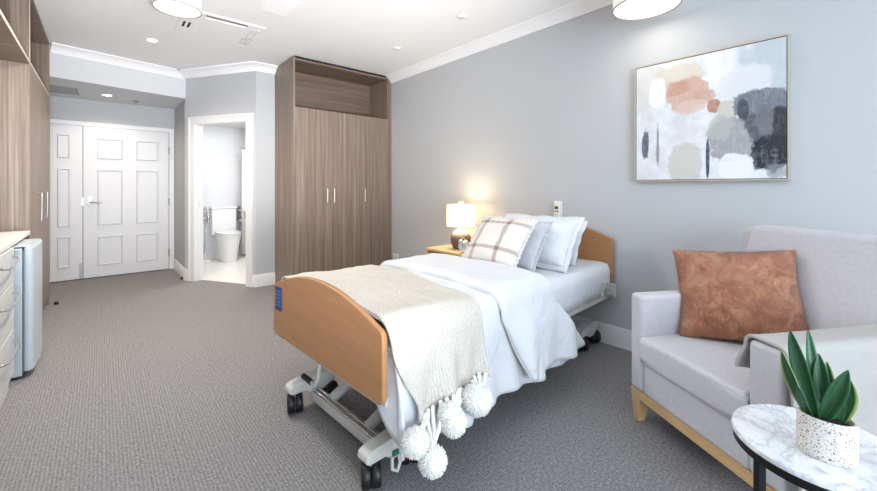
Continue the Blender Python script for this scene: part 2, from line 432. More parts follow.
bm = bm_new(); box(bm, -.205, -.186, YD-.046, YD-.04, .98, 1.09); obj('lock_plate', bm, 'chrome', d1, bevel=.001)
bm = bm_new(); box(bm, -.225, -.192, YD-.046, YD-.038, .015, .22); obj('flush_bolt', bm, 'chrome', d1, bevel=.001)
for z in (1.766, 1.011, .255):
    bm = bm_new(); tube(bm, [(.75, YD-.044, z-.05), (.75, YD-.044, z+.05)], .009); obj('hinge', bm, 'chrome', d1)
# rear wall with the daylight window behind the camera
bm = bm_new(); wx0, wx1, wz0, wz1 = -.9, 1.8, .12, 2.5
box(bm, XL-.1, wx0, YB-.1, YB, 0, ZC); box(bm, wx1, XR+.1, YB-.1, YB, 0, ZC); box(bm, wx0, wx1, YB-.1, YB, 0, wz0); box(bm, wx0, wx1, YB-.1, YB, wz1, ZC)
struct('wall_back', bm, 'wall')
bm = bm_new()
for x in (wx0, (wx0+wx1)/2-.03, wx1-.06): box(bm, x, x+.06, YB-.08, YB-.02, wz0, wz1)
box(bm, wx0, wx1, YB-.08, YB-.02, wz0, wz0+.06); box(bm, wx0, wx1, YB-.08, YB-.02, wz1-.06, wz1)
struct('window_1', bm, 'trim', bevel=.002)
# cornices and skirting
cor = [(0, -.089), (0, 0), (.10, 0), (.098, -.012), (.07, -.022), (.038, -.048), (.02, -.072), (.016, -.089)]
bm = bm_new(); sweep(bm, [(XR, YB), (XR, 4.405)], cor, ZC, 1); struct('trim_1', bm, 'ceiling', angle=60)
bm = bm_new(); sweep(bm, [(1.7, YF), (PB.x, PB.y), (PA.x, PA.y), (PA.x, 6.045), (-.414, 5.775)], cor, ZC, 1); struct('trim_2', bm, 'ceiling', angle=60)
bas = [(0, 0), (.016, 0), (.016, .115), (.013, .125), (.013, .138), (.007, .15), (0, .15)]
def skirt(name, path, side=1):
    bm = bm_new(); sweep(bm, path, bas, 0, side); struct(name, bm, 'trim', angle=30)
skirt('baseboard_right', [(XR, YB), (XR, 4.405)])
skirt('baseboard_far', [(1.665, YF), (PB.x, PB.y), (PB.x-WD.x*(WL-S1-.088), PB.y-WD.y*(WL-S1-.088))])
skirt('baseboard_bathroom', [tuple(PA+WD*(S0-.088)), tuple(PA), (PA.x, YD-.03)])
# bathroom shell
bm = bm_new(); box(bm, PA.x+.1, XR, 5.15, 7.7, -.02, .006)
for v in bm.verts: pass
bm.free(); bm = bm_new()
q0, q1 = PA+WN*.06, PB+WN*.06
prism(bm, [(q0.x+.02, q0.y), (q1.x, q1.y), (q1.x+.06, YF+.1), (XR, YF+.1), (XR, 7.6), (PA.x+.1, 7.6), (PA.x+.1, q0.y+.05)], lambda a, b, t: (a, b, t), 0, .006)
struct('floor_bathroom', bm, 'floortile', smooth=False)
bm = bm_new(); box(bm, PA.x, XR+.1, 7.6, 7.7, 0, 2.42); struct('wall_bathroom_back', bm, 'walltile')
bm = bm_new(); prism(bm, [(PA.x+.1, PA.y+.12), (PA.x+.15, PA.y+.1), (PB.x+.1, YF+.1), (XR, YF+.1), (XR, 7.6), (PA.x+.1, 7.6)], lambda a, b, t: (a, b, t), 2.29, 2.4)
struct('ceiling_bathroom', bm, 'ceiling', smooth=False)

# ------------------------------------------------------------------ wardrobe
XW, YW, ZW = 1.645, 4.405, 2.725
wd = thing('wardrobe', 'tall walnut laminate wardrobe with three doors and open top niche beside the far wall', 'wardrobe', (XW, YW, 0))
w = XR-.004-XW; d = YF-.004-YW; t_ = .022; ZN0, ZN1 = 2.155, 2.69
def notch(x0, x1, name):
    bm = bm_new(); prism(bm, [(0, 0), (d, 0), (d, ZC-.10), (d-.115, ZC-.015), (0, ZC-.015)], lambda a, b, t: (t, a, b), x0, x1)
    return obj(name, bm, 'laminate', wd, bevel=.001)
notch(0, t_, 'side_panel')
bm = bm_new(); prism(bm, [(w, 0), (w, ZC-.092), (w-.018, ZC-.088), (w-.022, ZC-.07), (w-.022-.03, ZC-.035), (w-.075, ZC-.035), (w-.075+.03, ZC-.06), (w-.04, 0)], lambda a, b, t: (a, t, b), 0, .02)
obj('scribe_panel', bm, 'laminate', wd)
bx('side_panel', 'laminate', wd, w-.055, w-.035, .021, d-.12, 0, ZN1, .001)
bx('top_panel', 'laminatedark', wd, t_, w-.05, .001, d-.14, ZN1, ZN1+.022, .001)
bx('niche_floor', 'laminatedark', wd, t_, w-.056, .021, d-.001, ZN0-.022, ZN0, .001)
bx('back_panel', 'laminatedark', wd, t_, w-.056, d-.14, d-.125, ZN0, ZN1, 0)
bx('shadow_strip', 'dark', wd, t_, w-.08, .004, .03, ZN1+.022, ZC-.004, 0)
bx('plinth', 'laminate', wd, t_, w-.04, .05, .07, 0, .09, 0)
dw = (w-t_-.045)/3
for k in range(3):
    x0 = t_+k*dw
    do = bx('door', 'laminate', wd, x0+.0015, x0+dw-.0015, 0, .02, .095, ZN0-.004, .0015)
    hx = x0+dw-.045 if k == 0 else x0+.045
    bm = bm_new(); tube(bm, [(hx, -.028, 1.04), (hx, -.028, 1.21)], .009); box(bm, hx-.004, hx+.004, -.028, 0, 1.05, 1.058); box(bm, hx-.004, hx+.004, -.028, 0, 1.192, 1.2)
    obj('handle', bm, 'nickel', do)
    do.location = (0, 0, 0)

# ------------------------------------------------------------------ left joinery
XJ = -.414; Y1, Y2, ZS = 4.242, 5.711, 2.184
tc_ = thing('tall_cupboard', 'tall walnut laminate two-door cupboard beside the entry hall, behind the bar fridge', 'cupboard', (XJ, Y1, 0))
dep = -.58
bx('side_panel', 'laminate', tc_, dep, 0, 0, .02, 0, ZC-.006, .001)
bx('side_panel', 'laminate', tc_, dep, 0, Y2-Y1-.02, Y2-Y1, 0, ZC-.006, .001)
bx('top_panel', 'laminate', tc_, dep, -.0, .02, Y2-Y1-.02, ZC-.03, ZC-.006, .001)
bx('niche_floor', 'laminate', tc_, dep, -.0005, .02, Y2-Y1-.02, ZS-.02, ZS, .001)
bx('back_panel', 'laminate', tc_, dep, dep+.012, .02, Y2-Y1-.02, 0, ZC-.03, 0)
bx('edge_strip', 'edge', tc_, -.001, .002, 0, .018, ZS, ZC-.006, 0)
bx('plinth', 'laminate', tc_, -.06, -.04, .02, Y2-Y1-.02, 0, .09, 0)
L = (Y2-Y1)
dy0 = .001
for k in range(2):
    a, b = (dy0, L/2-.0015) if k == 0 else (L/2+.0015, L-.001)
    do = bx('door', 'laminate', tc_, -.019, .001, a+(.02 if k == 0 else 0), b-(.02 if k else 0), .095, ZS-.021, .0015)
    hy = L/2-.15 if k == 0 else L/2+.17
    hy = L/2-.26 if k == 0 else L/2+.18
    bm = bm_new(); tube(bm, [(.0, hy, .94), (.026, hy, .94), (.026, hy, 1.18), (.0, hy, 1.18)], .006); obj('handle', bm, 'chrome', do)
bx('edge_strip', 'edge', tc_, .0005, .003, 0, L, ZS-.022, ZS, 0)
oh = thing('overhead_shelf_unit', 'open walnut laminate overhead shelf unit above the white worktop', 'shelf unit', (XJ, Y1-.002, 0))
OY = -3.2
bx('base_panel', 'laminatedark', oh, dep, 0, OY, 0, ZS-.022, ZS, .001)
bx('edge_strip', 'edge', oh, .0005, .003, OY, 0, ZS-.022, ZS, 0)
bx('top_panel', 'laminatedark', oh, dep, 0, OY, 0, ZC-.03, ZC-.006, .001)
for yy in (OY, -1.62, -.02): bx('divider', 'laminate', oh, dep+.013, -.002, yy, yy+.018, ZS, ZC-.03, .001)
bx('back_panel', 'laminate', oh, dep, dep+.012, OY, 0, .93, ZC-.03, 0)
dc = thing('drawer_cabinet', 'white drawer cabinet under the pale worktop beside the bar fridge', 'cabinet', (XJ, 3.48, 0))
bx('body', 'drawer', dc, dep, -.01, -1.9, 0, .09, .868, .001)
bx('plinth', 'drawer', dc, dep, -.012, -1.9, -.003, 0, .09, .001)
for j in range(3):
    y1_ = -.006-j*.62; y0_ = y1_-.61
    for z0, z1 in ((.655, .862), (.375, .648), (.10, .368)):
        dr = bx('drawer', 'drawer', dc, -.009, .01, y0_, y1_, z0, z1, .003)
        yc = (y0_+y1_)/2; zz = z1-.06
        bm = bm_new(); tube(bm, [(.01, yc-.24, zz+.012), (.03, yc-.225, zz+.006), (.045, yc-.15, zz-.008), (.047, yc, zz-.012), (.045, yc+.15, zz-.008), (.03, yc+.225, zz+.006), (.01, yc+.24, zz+.012)], .006)
        obj('handle', bm, 'brightsteel', dr)
wt = thing('worktop', 'pale laminate worktop running along the left wall over the drawers', 'worktop', (XJ, Y1-.003, .87))
bx('slab', 'bench', wt, dep, .004, OY, 0, 0, .03, .003)
fr = thing('bar_fridge', 'white bar fridge standing at the end of the worktop', 'fridge', (-.33, 3.6, 0))
bx('body', 'fridge', fr, -.62, -.055, .0, .5, .02, .835, .006)
bx('door_seal', 'fridgeseal', fr, -.056, -.046, .008, .492, .05, .82, 0)
bm = bm_new()
prof = [(-.047, 0), (-.025, -.002), (-.008, .012), (.0, .06), (.006, .25), (.0, .44), (-.008, .488), (-.025, .502), (-.047, .5)]
prism(bm, prof, lambda a, b, t: (a, b, t), .045, .842); obj('door', bm, 'fridge', fr, bevel=.008, angle=60)
for k in range(4):
    bm = bm_new(); tube(bm, [(-.5 if k % 2 else -.09, .05 if k < 2 else .45, 0), (-.5 if k % 2 else -.09, .05 if k < 2 else .45, .022)], .016); obj('foot', bm, 'black', fr)
bm = bm_new(); prism(bm, [(-.4, .02), (-.05, .02), (-.012, .03), (-.004, .1), (0, .25), (-.004, .4), (-.012, .47), (-.05, .48), (-.4, .48)], lambda a, b, t: (a, b, t), .8425, .85)
obj('top_cap', bm, 'fridge', fr, bevel=.003)

# ------------------------------------------------------------------ bed
BX, BY, BA = .762, 1.745, R(3.1)
bed = thing('hospital_bed', 'adjustable care bed with beech end boards and pale metal base on castors', 'bed', (BX, BY, 0), BA)
def board(name, x0, x1, pts):
    bm = bm_new(); prism(bm, pts, lambda a, b, t: (t, a, b), x0, x1); return obj(name, bm, 'beech', bed, bevel=.007, angle=30, seg=3)
def rcorner(cx, cz, r, a0, a1, n=5): return [(cx+r*math.cos(R(a0+(a1-a0)*k/n)), cz+r*math.sin(R(a0+(a1-a0)*k/n))) for k in range(n+1)]
pts = rcorner(-.522+.03, .40+.03, .03, 270, 180) + rcorner(-.522+.035, .655, .035, 180, 120)
for k in range(1, 20):
    q = -.47+.94*k/20; pts.append((q, .688+.10*(1-(q/.49)**2)**1.0))
pts += rcorner(.522-.035, .655, .035, 60, 0) + rcorner(.522-.03, .43, .03, 0, -90)
fb = board('footboard', 0, .026, pts)
pts = rcorner(-.49, .44+.03, .03, 270, 180)[:]; pts = [(-.52+0, .46), (-.52, .815), (-.512, .832), (-.31, .905), (-.285, .912), (.285, .912), (.31, .905), (.512, .832), (.52, .815), (.52, .46), (.5, .44), (-.5, .44)]
board('headboard', 2.168, 2.194, pts)
cp = bx('control_panel', plain('control_blue', (28, 52, 122), .4), fb, -.003, 0, .405, .488, .545, .675, .0008)
bm = bm_new()
for i in range(3):
    for j in range(5): box(bm, -.0042, -.003, .416+i*.024, .429+i*.024, .572+j*.019, .579+j*.019)
obj('button', bm, plain('control_symbols', (86, 130, 190), .5), cp).name = 'key_symbols'
# mattress platform, rails and base
bx('mattress_platform', 'bedmetal', bed, .05, 2.15, -.46, .46, .385, .418, .004)
for s in (-1, 1): bx('side_rail', 'bedmetal', bed, .03, 2.16, s*.485-.015, s*.485+.015, .38, .42, .004)
bx('cross_rail', 'bedmetal', bed, .03, .07, -.47, .47, .37, .41, .003)
bm = bm_new(); box(bm, 2.07, 2.15, -.545, -.50, .42, .47); box(bm, 2.09, 2.13, -.56, -.52, .40, .50)
tube(bm, [(2.04, -.53, .43), (2.04, -.53, .52), (1.96, -.53, .53), (1.94, -.53, .43)], .008)
obj('rail_bracket', bm, 'greyplastic', bed, bevel=.004)
def castor(x, y, parent, ang=0, brake=False):
    ca = bx('castor', 'bedmetal', parent, x-.018, x+.018, y-.018, y+.018, .085, .125, .004)
    for s in (-1, 1):
        bm = bm_new(); mt = Matrix.Translation((x+.0, y, .052)) @ Matrix.Rotation(R(ang), 4, 'Z') @ Matrix.Translation((-.012, s*.021, 0)) @ Matrix.Rotation(R(90), 4, 'X')
        lathe(bm, [(0, -.017), (.03, -.018), (.046, -.018), (.052, -.010), (.052, .010), (.046, .018), (.03, .018), (0, .017)], 28, mt)
        obj('wheel', bm, 'black', ca)
for xb, tagx in ((.045, 'foot'), (1.93, 'head')):
    for s in (-1, 1):
        y = s*.365
        bm = bm_new()
        prism(bm, [(xb-.035, .118), (xb-.02, .105), (xb+.06, .105), (xb+.10, .075), (xb+.17, .08), (xb+.24, .12), (xb+.26, .15), (xb+.25, .172), (xb+.18, .178), (xb-.0, .158), (xb-.03, .145)], lambda a, b, t: (a, t, b), y-.038, y+.038)
        be = obj('castor_beam', bm, 'bedmetal', bed, bevel=.009, seg=3)
        castor(xb+.01, y, be, 65+5*s); castor(xb+.215, y+.0, be, 40-20*s)
    bx('cross_beam', 'bedmetal', bed, xb+.085, xb+.145, -.328, .328, .048, .095, .006)
    bm = bm_new(); tube(bm, [(xb+.098, -.33, .101), (xb+.098, .33, .101)], .007); tube(bm, [(xb+.122, -.33, .102), (xb+.122, .33, .102)], .006); obj('lift_track', bm, 'brightsteel', bed)
for s in (-1, 1):
    bm = bm_new(); tube(bm, [(.17, s*.17, .095), (.75, s*.17, .37)], .028, 12); obj('lift_arm', bm, 'bedmetal', bed)
    bm = bm_new(); tube(bm, [(2.05, s*.17, .095), (1.5, s*.17, .37)], .028, 12); obj('lift_arm', bm, 'bedmetal', bed)
bm = bm_new(); box(bm, .45, 1.7, -.2, .2, .335, .384); obj('lift_frame', bm, 'darkmetal', bed, bevel=.004)
bm = bm_new(); tube(bm, [(.06, .185, .225), (.055, .13, .225), (.06, .10, .27), (.07, .10, .37)], .010); obj('pedal_arm', bm, 'bedmetal', bed)
bm = bm_new(); tube(bm, [(.058, .17, .225), (.05, .25, .235)], .014); obj('brake_pedal', bm, 'black', bed)
bm = bm_new(); box(bm, .135, .165, -.417, -.404, .098, .118); obj('castor_lock', bm, 'green', bed, bevel=.003)
bm = bm_new(); tube(bm, [(.13, -.412, .10), (.125, -.418, .055), (.15, -.42, .035), (.17, -.414, .06), (.165, -.41, .10)], .008); obj('lock_lever', bm, 'bedmetal', bed)
bm = bm_new(); tube(bm, [(.175, -.41, .095), (.20, -.415, .075), (.215, -.412, .055)], .006); obj('castor_release', bm, 'red', bed)

def setb(o): o.location = (BX, BY, 0); o.rotation_euler = (0, 0, BA); return o
def nz(x, y, z, s=1.0): return noise.noise(Vector((x*s, y*s, z*s)))
# mattress
mt_ = setb(thing('mattress', 'mattress in a white fitted sheet on the care bed', 'mattress'))
bm = bm_new(); box(bm, .05, 2.145, -.49, .49, .421, .632)
bmesh.ops.subdivide_edges(bm, edges=bm.edges[:], cuts=1)
obj('mattress_core', bm, 'sheet', mt_, bevel=.045, seg=5)
def sheet_pt(i, j, n=50, m=26):
    x = 1.0+1.165*i/(n-1); s = -.70+.33*1.0*j/(m-1)*4.2
    return drape_pt(x, s, .497, .05, .640 + .004*nz(x, s, 1, 5), 0.0) + Vector((0, .006*nz(x*9, s*3, 2) if s < -.5 else 0, 0))
def drape_pt(x, s, W, Rr, zt, flare, crown=.0):
    sg = -1 if s < 0 else 1; a = abs(s); Lf = W-Rr
    if a <= Lf: y, z = a, zt+crown*(1-(a/W)**2)
    elif a <= Lf+Rr*PI/2:
        th = (a-Lf)/Rr; y = Lf+Rr*math.sin(th); z = zt-Rr*(1-math.cos(th))+crown*(1-(Lf/W)**2)*(1-th/(PI/2))
    else:
        h = a-Lf-Rr*PI/2; y = W+flare*h; z = zt-Rr-h
    return Vector((x, sg*y, z))
bm = bm_new(); grid(bm, 50, 26, sheet_pt); obj('fitted_sheet', bm, 'sheet', mt_, angle=180, solid=.004, solid_off=1)

# duvet: spread, hanging over the near side, with its head end turned back
def zt(x): return .672 + .03*max(0, 1-x/.9)
def smooth(a, b, x):
    q = min(1, max(0, (x-a)/(b-a))); return q*q*(3-2*q)
W0, R0 = .535, .085
def hang_of(s, W=W0, Rr=R0): return max(0, abs(s)-(W-Rr)-Rr*PI/2)
dv = setb(thing('duvet', 'white quilt spread over the care bed with its head end folded back', 'quilt'))
def duvet_pt(i, j, n=110, m=100):
    S = W0-R0+R0*PI/2+.40
    s = -S + (S+.78)*j/(m-1); h = hang_of(s)
    x = .045+ (1.2-.045)*i/(n-1) + (h*.40*(i/(n-1)) if s < 0 else 0)
    hs = smooth(0, .12, h)
    p = drape_pt(x, s, W0, R0, zt(x), .10, .022)
    fold = (.022*math.sin(x*15+.6+1.6*math.sin(x*5)) + .014*math.sin(x*31+2)*(h/.4))*hs*min(1, .25+h*2.6)
    p.y += (-fold if s < 0 else fold)
    wr = .009*nz(x*3, s*4, 3) + .005*nz(x*9+s*4, s*6, 5) + .010*max(0, .3-abs(nz(x*5+s*3, s*2.5, 8)))
    p.z += wr*(1-hs) ; p.y += -wr*hs*1.2
    return p
bm = bm_new(); grid(bm, 110, 100, duvet_pt)
def corner_pt(i, j):     # the foot corner of the quilt tucked round behind the footboard
    h = i/11; k = j/9
    z = .60-h*(.345-.20*k*k)
    y = -.56-.04*h + k*(.20+.02*h)
    return Vector((.046+.01*math.sin(k*5+h*2)-.0*h + .012*math.sin(k*PI), y, z))
grid(bm, 12, 10, corner_pt)
obj('quilt', bm, 'duvetfabric', dv, angle=180, solid=.014, solid_off=-1)
def fold_pt(i, j, n=60, m=90):
    W, Rr = W0+.022, R0+.02
    S = W-Rr+Rr*PI/2+.345
    s = -S+(S+.76)*j/(m-1); h = hang_of(s, W, Rr); q = i/(n-1)
    x = .705+.03*max(0, s)+ .51*q + (h*(.48+.52*q) if s < 0 else 0)
    hs = smooth(0, .12, h)
    e = min(1, min(q, 1-q)/.10); puff = math.sqrt(max(0, 1-(1-e)**2))
    off = -.012+.044*puff+.010*nz(x*4, s*4, 7)+.005*nz(x*10, s*8, 1)+.012*max(0, .3-abs(nz(x*4+s*3, s*2.5, 12)))
    p = drape_pt(x, s, W, Rr, zt(x)+.006, .10, .022)
    p.z += off*(1-hs) - (0 if h == 0 else 0)
    fold = .030*math.sin(x*14+1.4+2*h)+.018*math.sin(x*29+h*5)
    p.y += (-1 if s < 0 else 1)*((off*.6+fold*.7*(h/.35))*hs)
    return p
bm = bm_new(); V = grid(bm, 60, 90, fold_pt); obj('folded_edge', bm, 'duvetfabric', dv, angle=180, solid=.014, solid_off=-1)
bm = bm_new()
tube(bm, [fold_pt(0, j)+Vector((-.002, 0, .002)) for j in range(0, 90)], .0032, 6); obj('piping', bm, plain('cream_piping', (222, 217, 208), .9), dv)

# cream knitted throw across the foot of the bed
th = setb(thing('throw_blanket', 'cream knitted throw with pompoms draped across the foot of the bed', 'blanket'))
TW, TR = W0+.02, R0+.02
def throw_pt(i, j, n=90, m=100):
    q = i/(n-1); S = TW-TR+TR*PI/2
    hem = .235+.07*max(0, 1-q*3)**1.5 + .012*math.sin(q*12)
    s0 = -(S+hem); s = s0+(.70-s0)*j/(m-1); h = max(0, -s-S)
    x1 = .535+.10*smooth(-.6, .3, s)+.02*math.sin(s*9)+.06*h
    x0 = .034+.012*math.sin(s*14)+.10*smooth(.05, .3, h)*(1-0)
    x = x0+(x1-x0)*q
    hs = smooth(0, .12, h)
    p = drape_pt(x, s, TW, TR, zt(x)+.014, .14, .022)
    fold = .026*math.sin(x*23+.4+h*3)*(h/.25)+.016*math.sin(x*45+h*8)*(h/.25)
    wr = .008*nz(x*5, s*5, 9)+.004*nz(x*14, s*12, 2)+.010*max(0, .3-abs(nz(x*6+s*2, s*4, 15)))
    p.y += -(fold+.008)*hs; p.z += wr*(1-hs)+.004
    return p
bm = bm_new(); grid(bm, 90, 100, throw_pt); obj('knit_panel', bm, 'throwknit', th, angle=180, solid=.012, solid_off=-1)
random.seed(3)
def pompom(c, r):
    bm = bm_new(); c = Vector(c)
    bmesh.ops.create_icosphere(bm, subdivisions=3, radius=r*.86, matrix=Matrix.Translation(c))
    N = 900; ga = PI*(3-math.sqrt(5))
    for k in range(N):
        z = 1-2*(k+.5)/N; rr = math.sqrt(1-z*z); d = Vector((rr*math.cos(ga*k), rr*math.sin(ga*k), z))
        d = (d+Vector((random.uniform(-.1, .1), random.uniform(-.1, .1), random.uniform(-.1, .1)-.03))).normalized()
        a = d.orthogonal().normalized(); b = d.cross(a); Lr = r*random.uniform(.95, 1.07); wq = r*.042
        base = [bm.verts.new(c+d*r*.8+(a*math.cos(t)+b*math.sin(t))*wq) for t in (0, 2.1, 4.2)]
        tip = [bm.verts.new(c+d*Lr+(a*math.cos(t)+b*math.sin(t))*wq*.75) for t in (0, 2.1, 4.2)]
        for t in range(3): bm.faces.new((base[t], base[(t+1) % 3], tip[(t+1) % 3], tip[t]))
        bm.faces.new(tip)
    return obj('pompom', bm, 'yarn', th, angle=180)
def tassel(c, idx):
    """twisted cords from the hem down to the pompom"""
    bm = bm_new(); c = Vector(c)
    for k in idx:
        a = throw_pt(k, 0)+Vector((0, -.008, .012)); mid = a.lerp(c, .5)+Vector((0, -.012, -.015))
        P = [a, a.lerp(mid, .5)+Vector((random.uniform(-.006, .006), -.004, -.01)), mid, c]
        tube(bm, P, [.0085, .0075, .007, .007], 7)
    obj('tassel', bm, 'yarn', th)
POMS = [((.062, -.640, .300), .052, (2, 7, 12)), ((.10, -.690, .240), .053, (9, 16, 22)), ((.228, -.655, .338), .050, (26, 32, 38)),
        ((.228, -.672, .315), .052, (41, 45, 50)), ((.375, -.665, .345), .064, (62, 68, 74, 80, 85))]

# ------------------------------------------------------------------ pillows
def pillow(bm, w, h, t, n=36, concave=.05, pw=2.2, wr=.006, seed=0, uvs=True, flange=0):
    lay = bm.loops.layers.uv.verify()
    def pt(u, v, side):
        f = max(0, (1-abs(u)**pw))*max(0, (1-abs(v)**pw)); th = t/2*f**.45
        x = w/2*u*(1-concave*(1-v*v)*abs(u)); z = h/2*v*(1-concave*(1-u*u)*abs(v))
        nv = wr*nz(u*2.5+seed, v*2.5, side+seed)+wr*.6*nz(u*6, v*6+seed, side)
        return Vector((x, side*(th+nv*f**.3), z+h/2))
    rows = {}
    for side in (-1, 1):
        V = [[None]*(n+1) for _ in range(n+1)]
        for i in range(n+1):
            for j in range(n+1):
                u, v = math.sin((2*i/n-1)*PI/2), math.sin((2*j/n-1)*PI/2)
                edge = i in (0, n) or j in (0, n)
                if edge and (i, j) in rows: V[i][j] = rows[(i, j)]
                else:
                    V[i][j] = bm.verts.new(pt(u, v, side))
                    if edge: rows[(i, j)] = V[i][j]
        for i in range(n):
            for j in range(n):
                ids = [(i, j), (i+1, j), (i+1, j+1), (i, j+1)]
                f = bm.faces.new([V[a][b] for a, b in ids])
                for lp, (a, b) in zip(f.loops, ids): lp[lay].uv = (.5+.5*math.sin((2*a/n-1)*PI/2), .5+.5*math.sin((2*b/n-1)*PI/2))
def border(bm, w, h, width, concave=.05, ruff=.0, freq=40, n=240, thick=0):
    """a flat or ruffled band round a cushion's seam"""
    def edge(tt):
        q = (tt % 1)*4; k = int(q); f = (q-k)*2-1
        u, v = ((f, -1), (1, f), (-f, 1), (-1, -f))[k]
        return Vector((w/2*u*(1-concave*(1-v*v)*abs(u)), 0, h/2+h/2*v*(1-concave*(1-u*u)*abs(v)))), Vector((u*1.0, 0, v*1.0))
    def fn(i, j):
        p, d = edge(i/n); q = (i/n % 1)*4; f = abs((q-int(q))*2-1)
        d = Vector((d.x if abs(d.x) > .999 else d.x*f**6, 0, d.z if abs(d.z) > .999 else d.z*f**6))
        return p+d*(width*(j-.5)/2.0)+Vector((0, ruff*math.sin(i/n*freq*2*PI)*j/2, 0))
    grid(bm, n, 3, fn, wrap_u=True)
def place(o, bottom, normal_az, lean, roll=0):
    """bottom centre on its support, facing normal_az (deg in plan), top leaning back by lean deg"""
    az = R(normal_az+90)
    o.matrix_world = Matrix.Translation(bottom) @ Matrix.Rotation(az, 4, 'Z') @ Matrix.Rotation(R(-lean), 4, 'X') @ Matrix.Rotation(R(roll), 4, 'Y'); return o
# front (local -Y) faces the foot of the bed, i.e. world -x
def cushion(name, label, cat, w, h, t, mat, bottom, az, lean, roll=0, kind='plain', seed=0, group=None, concave=.05):
    e = thing(name, label, cat, group=group)
    bm = bm_new(); pillow(bm, w, h, t, seed=seed, concave=concave, wr=.012); obj('cover', bm, mat, e, angle=180)
    if kind == 'ruffle':
        bm = bm_new(); border(bm, w, h, .03, concave, .007, 46); obj('ruffle_trim', bm, mat, e, angle=180, solid=.002)
    if kind == 'flange':
        bm = bm_new(); border(bm, w, h, .055, concave, .007, 11); obj('flange', bm, mat, e, angle=180, solid=.003)
    place(e, bottom, az, lean, roll); return e
cushion('pillow', 'white pillow propped against the beech headboard, rearmost of the pillows', 'pillow', .58, .30, .17, 'pillowwhite', (2.62, 1.80, .682), 183, 33, 0, 'flange', 5, 'white pillows')
cushion('pillow', 'white pillow with a wide flange, directly behind the grey cushion', 'pillow', .62, .37, .20, 'pillowwhite', (2.36, 1.735, .682), 183, 37, 0, 'flange', 2, 'white pillows')
cushion('cushion', 'plain grey cushion with frilled edge between plaid cushion and white pillows', 'cushion', .44, .37, .12, 'greycushion', (2.15, 1.745, .672), 183, 38, 0, 'ruffle', 9)
cushion('cushion', 'cream plaid cushion with mauve stripes and frilled edge, frontmost on the bed', 'cushion', .46, .39, .13, 'plaid', (1.99, 1.785, .698), 181, 40, 0, 'ruffle', 4)

# ------------------------------------------------------------------ bedside table, lamp, clock
bt = thing('bedside_table', 'small pale oak bedside table with open front between bed and wardrobe', 'bedside table', (2.54, 2.54, 0))
bw, bd = .44, .56
bx('table_top', 'oak', bt, -.01, bw, 0, bd, .575, .60, .003)
for y in (0.01, bd-.03): bx('side_panel', 'oak', bt, 0, bw, y, y+.02, 0, .575, .002)
bx('back_panel', 'oak', bt, bw-.02, bw-.005, .03, bd-.03, .1, .575, 0)
bx('shelf', 'oak', bt, 0.01, bw-.02, .03, bd-.03, .36, .38, .001)
dr = bx('drawer', 'oak', bt, -.002, .018, .032, bd-.032, .06, .355, .002)
bm = bm_new(); tube(bm, [(-.022, bd/2-.06, .24), (-.022, bd/2+.06, .24)], .006); box(bm, -.022, 0, bd/2-.055, bd/2-.047, .236, .244); box(bm, -.022, 0, bd/2+.047, bd/2+.055, .236, .244); obj('handle', bm, 'chrome', dr)
LX, LY = 2.745, 2.795
lp = thing('table_lamp', 'lit table lamp with white drum shade and banded round ceramic base', 'lamp', (LX, LY, .60))
bm = bm_new(); lathe(bm, [(0, 0), (.06, 0), (.075, .006), (.098, .05), (.107, .095), (.098, .145), (.07, .182), (.035, .2), (.02, .205), (.018, .215), (0, .215)], 40); obj('base', bm, 'lampbase', lp)
bm = bm_new(); lathe(bm, [(.012, .215), (.012, .30)], 12); obj('stem', bm, 'nickel', lp)
bm = bm_new(); n_ = 48
grid(bm, n_, 2, lambda i, j: Vector((.142*math.cos(i*2*PI/n_), .142*math.sin(i*2*PI/n_), .235 + .213*j)), wrap_u=True)
obj('shade', bm, 'lampshade', lp, angle=180, solid=.002)
bm = bm_new()
for k in range(3):
    a = k*2*PI/3; tube(bm, [(0, 0, .435), (.14*math.cos(a), .14*math.sin(a), .435)], .003, 6)
obj('shade_spider', bm, 'nickel', lp)
bm = bm_new(); lathe(bm, [(0, .43), (.008, .43), (.008, .452), (.026, .456), (.03, .468), (.026, .478), (0, .482)], 20); obj('finial', bm, 'white', lp)
bm = bm_new(); lathe(bm, [(0, .30), (.018, .31), (.03, .345), (.02, .375), (0, .385)], 16); obj('bulb', bm, 'bulb', lp)
ck = thing('alarm_clock', 'small white twin-bell alarm clock in front of the table lamp', 'clock', (2.61, 2.625, .60), R(22))
ry = Matrix.Rotation(R(-90), 4, 'Y')
def cl(prof, off, seg=28): 
    bm = bm_new(); lathe(bm, prof, seg, Matrix.Translation((0, 0, .058)) @ ry @ Matrix.Translation((0, 0, off))); return bm
obj('case', cl([(0, -.022), (.038, -.022), (.045, -.014), (.045, .016), (.041, .022), (.038, .018), (0, .018)], 0), 'white', ck)
obj('dial', cl([(0, 0), (.037, 0), (.037, .001), (0, .001)], .0182), plain('clock_dial', (206, 216, 230), .4), ck)
bm = bm_new(); box(bm, -.0215, -.0202, -.0015, .0015, .056, .083); box(bm, -.0215, -.0202, -.022, .002, .0565, .0595)
lathe(bm, [(0, 0), (.004, 0), (.004, .002), (0, .002)], 12, Matrix.Translation((-.02, 0, .058)) @ ry)
for k in range(12):
    a = k*PI/6; box(bm, -.0208, -.02, .032*math.sin(a)-.0015, .032*math.sin(a)+.0015, .058+.032*math.cos(a)-.0025, .058+.032*math.cos(a)+.0025)
obj('hands', bm, 'black', ck)
for s in (-1, 1):
    bm = bm_new(); lathe(bm, [(0, .022), (.012, .019), (.02, .01), (.022, 0), (0, .002)], 20, Matrix.Translation((0, s*.026, .103)) @ Matrix.Rotation(R(-s*32), 4, 'X')); obj('bell', bm, 'white', ck)
    bm = bm_new(); tube(bm, [(0, s*.025, .03), (0, s*.036, 0.0)], .004, 8); obj('leg', bm, 'white', ck)
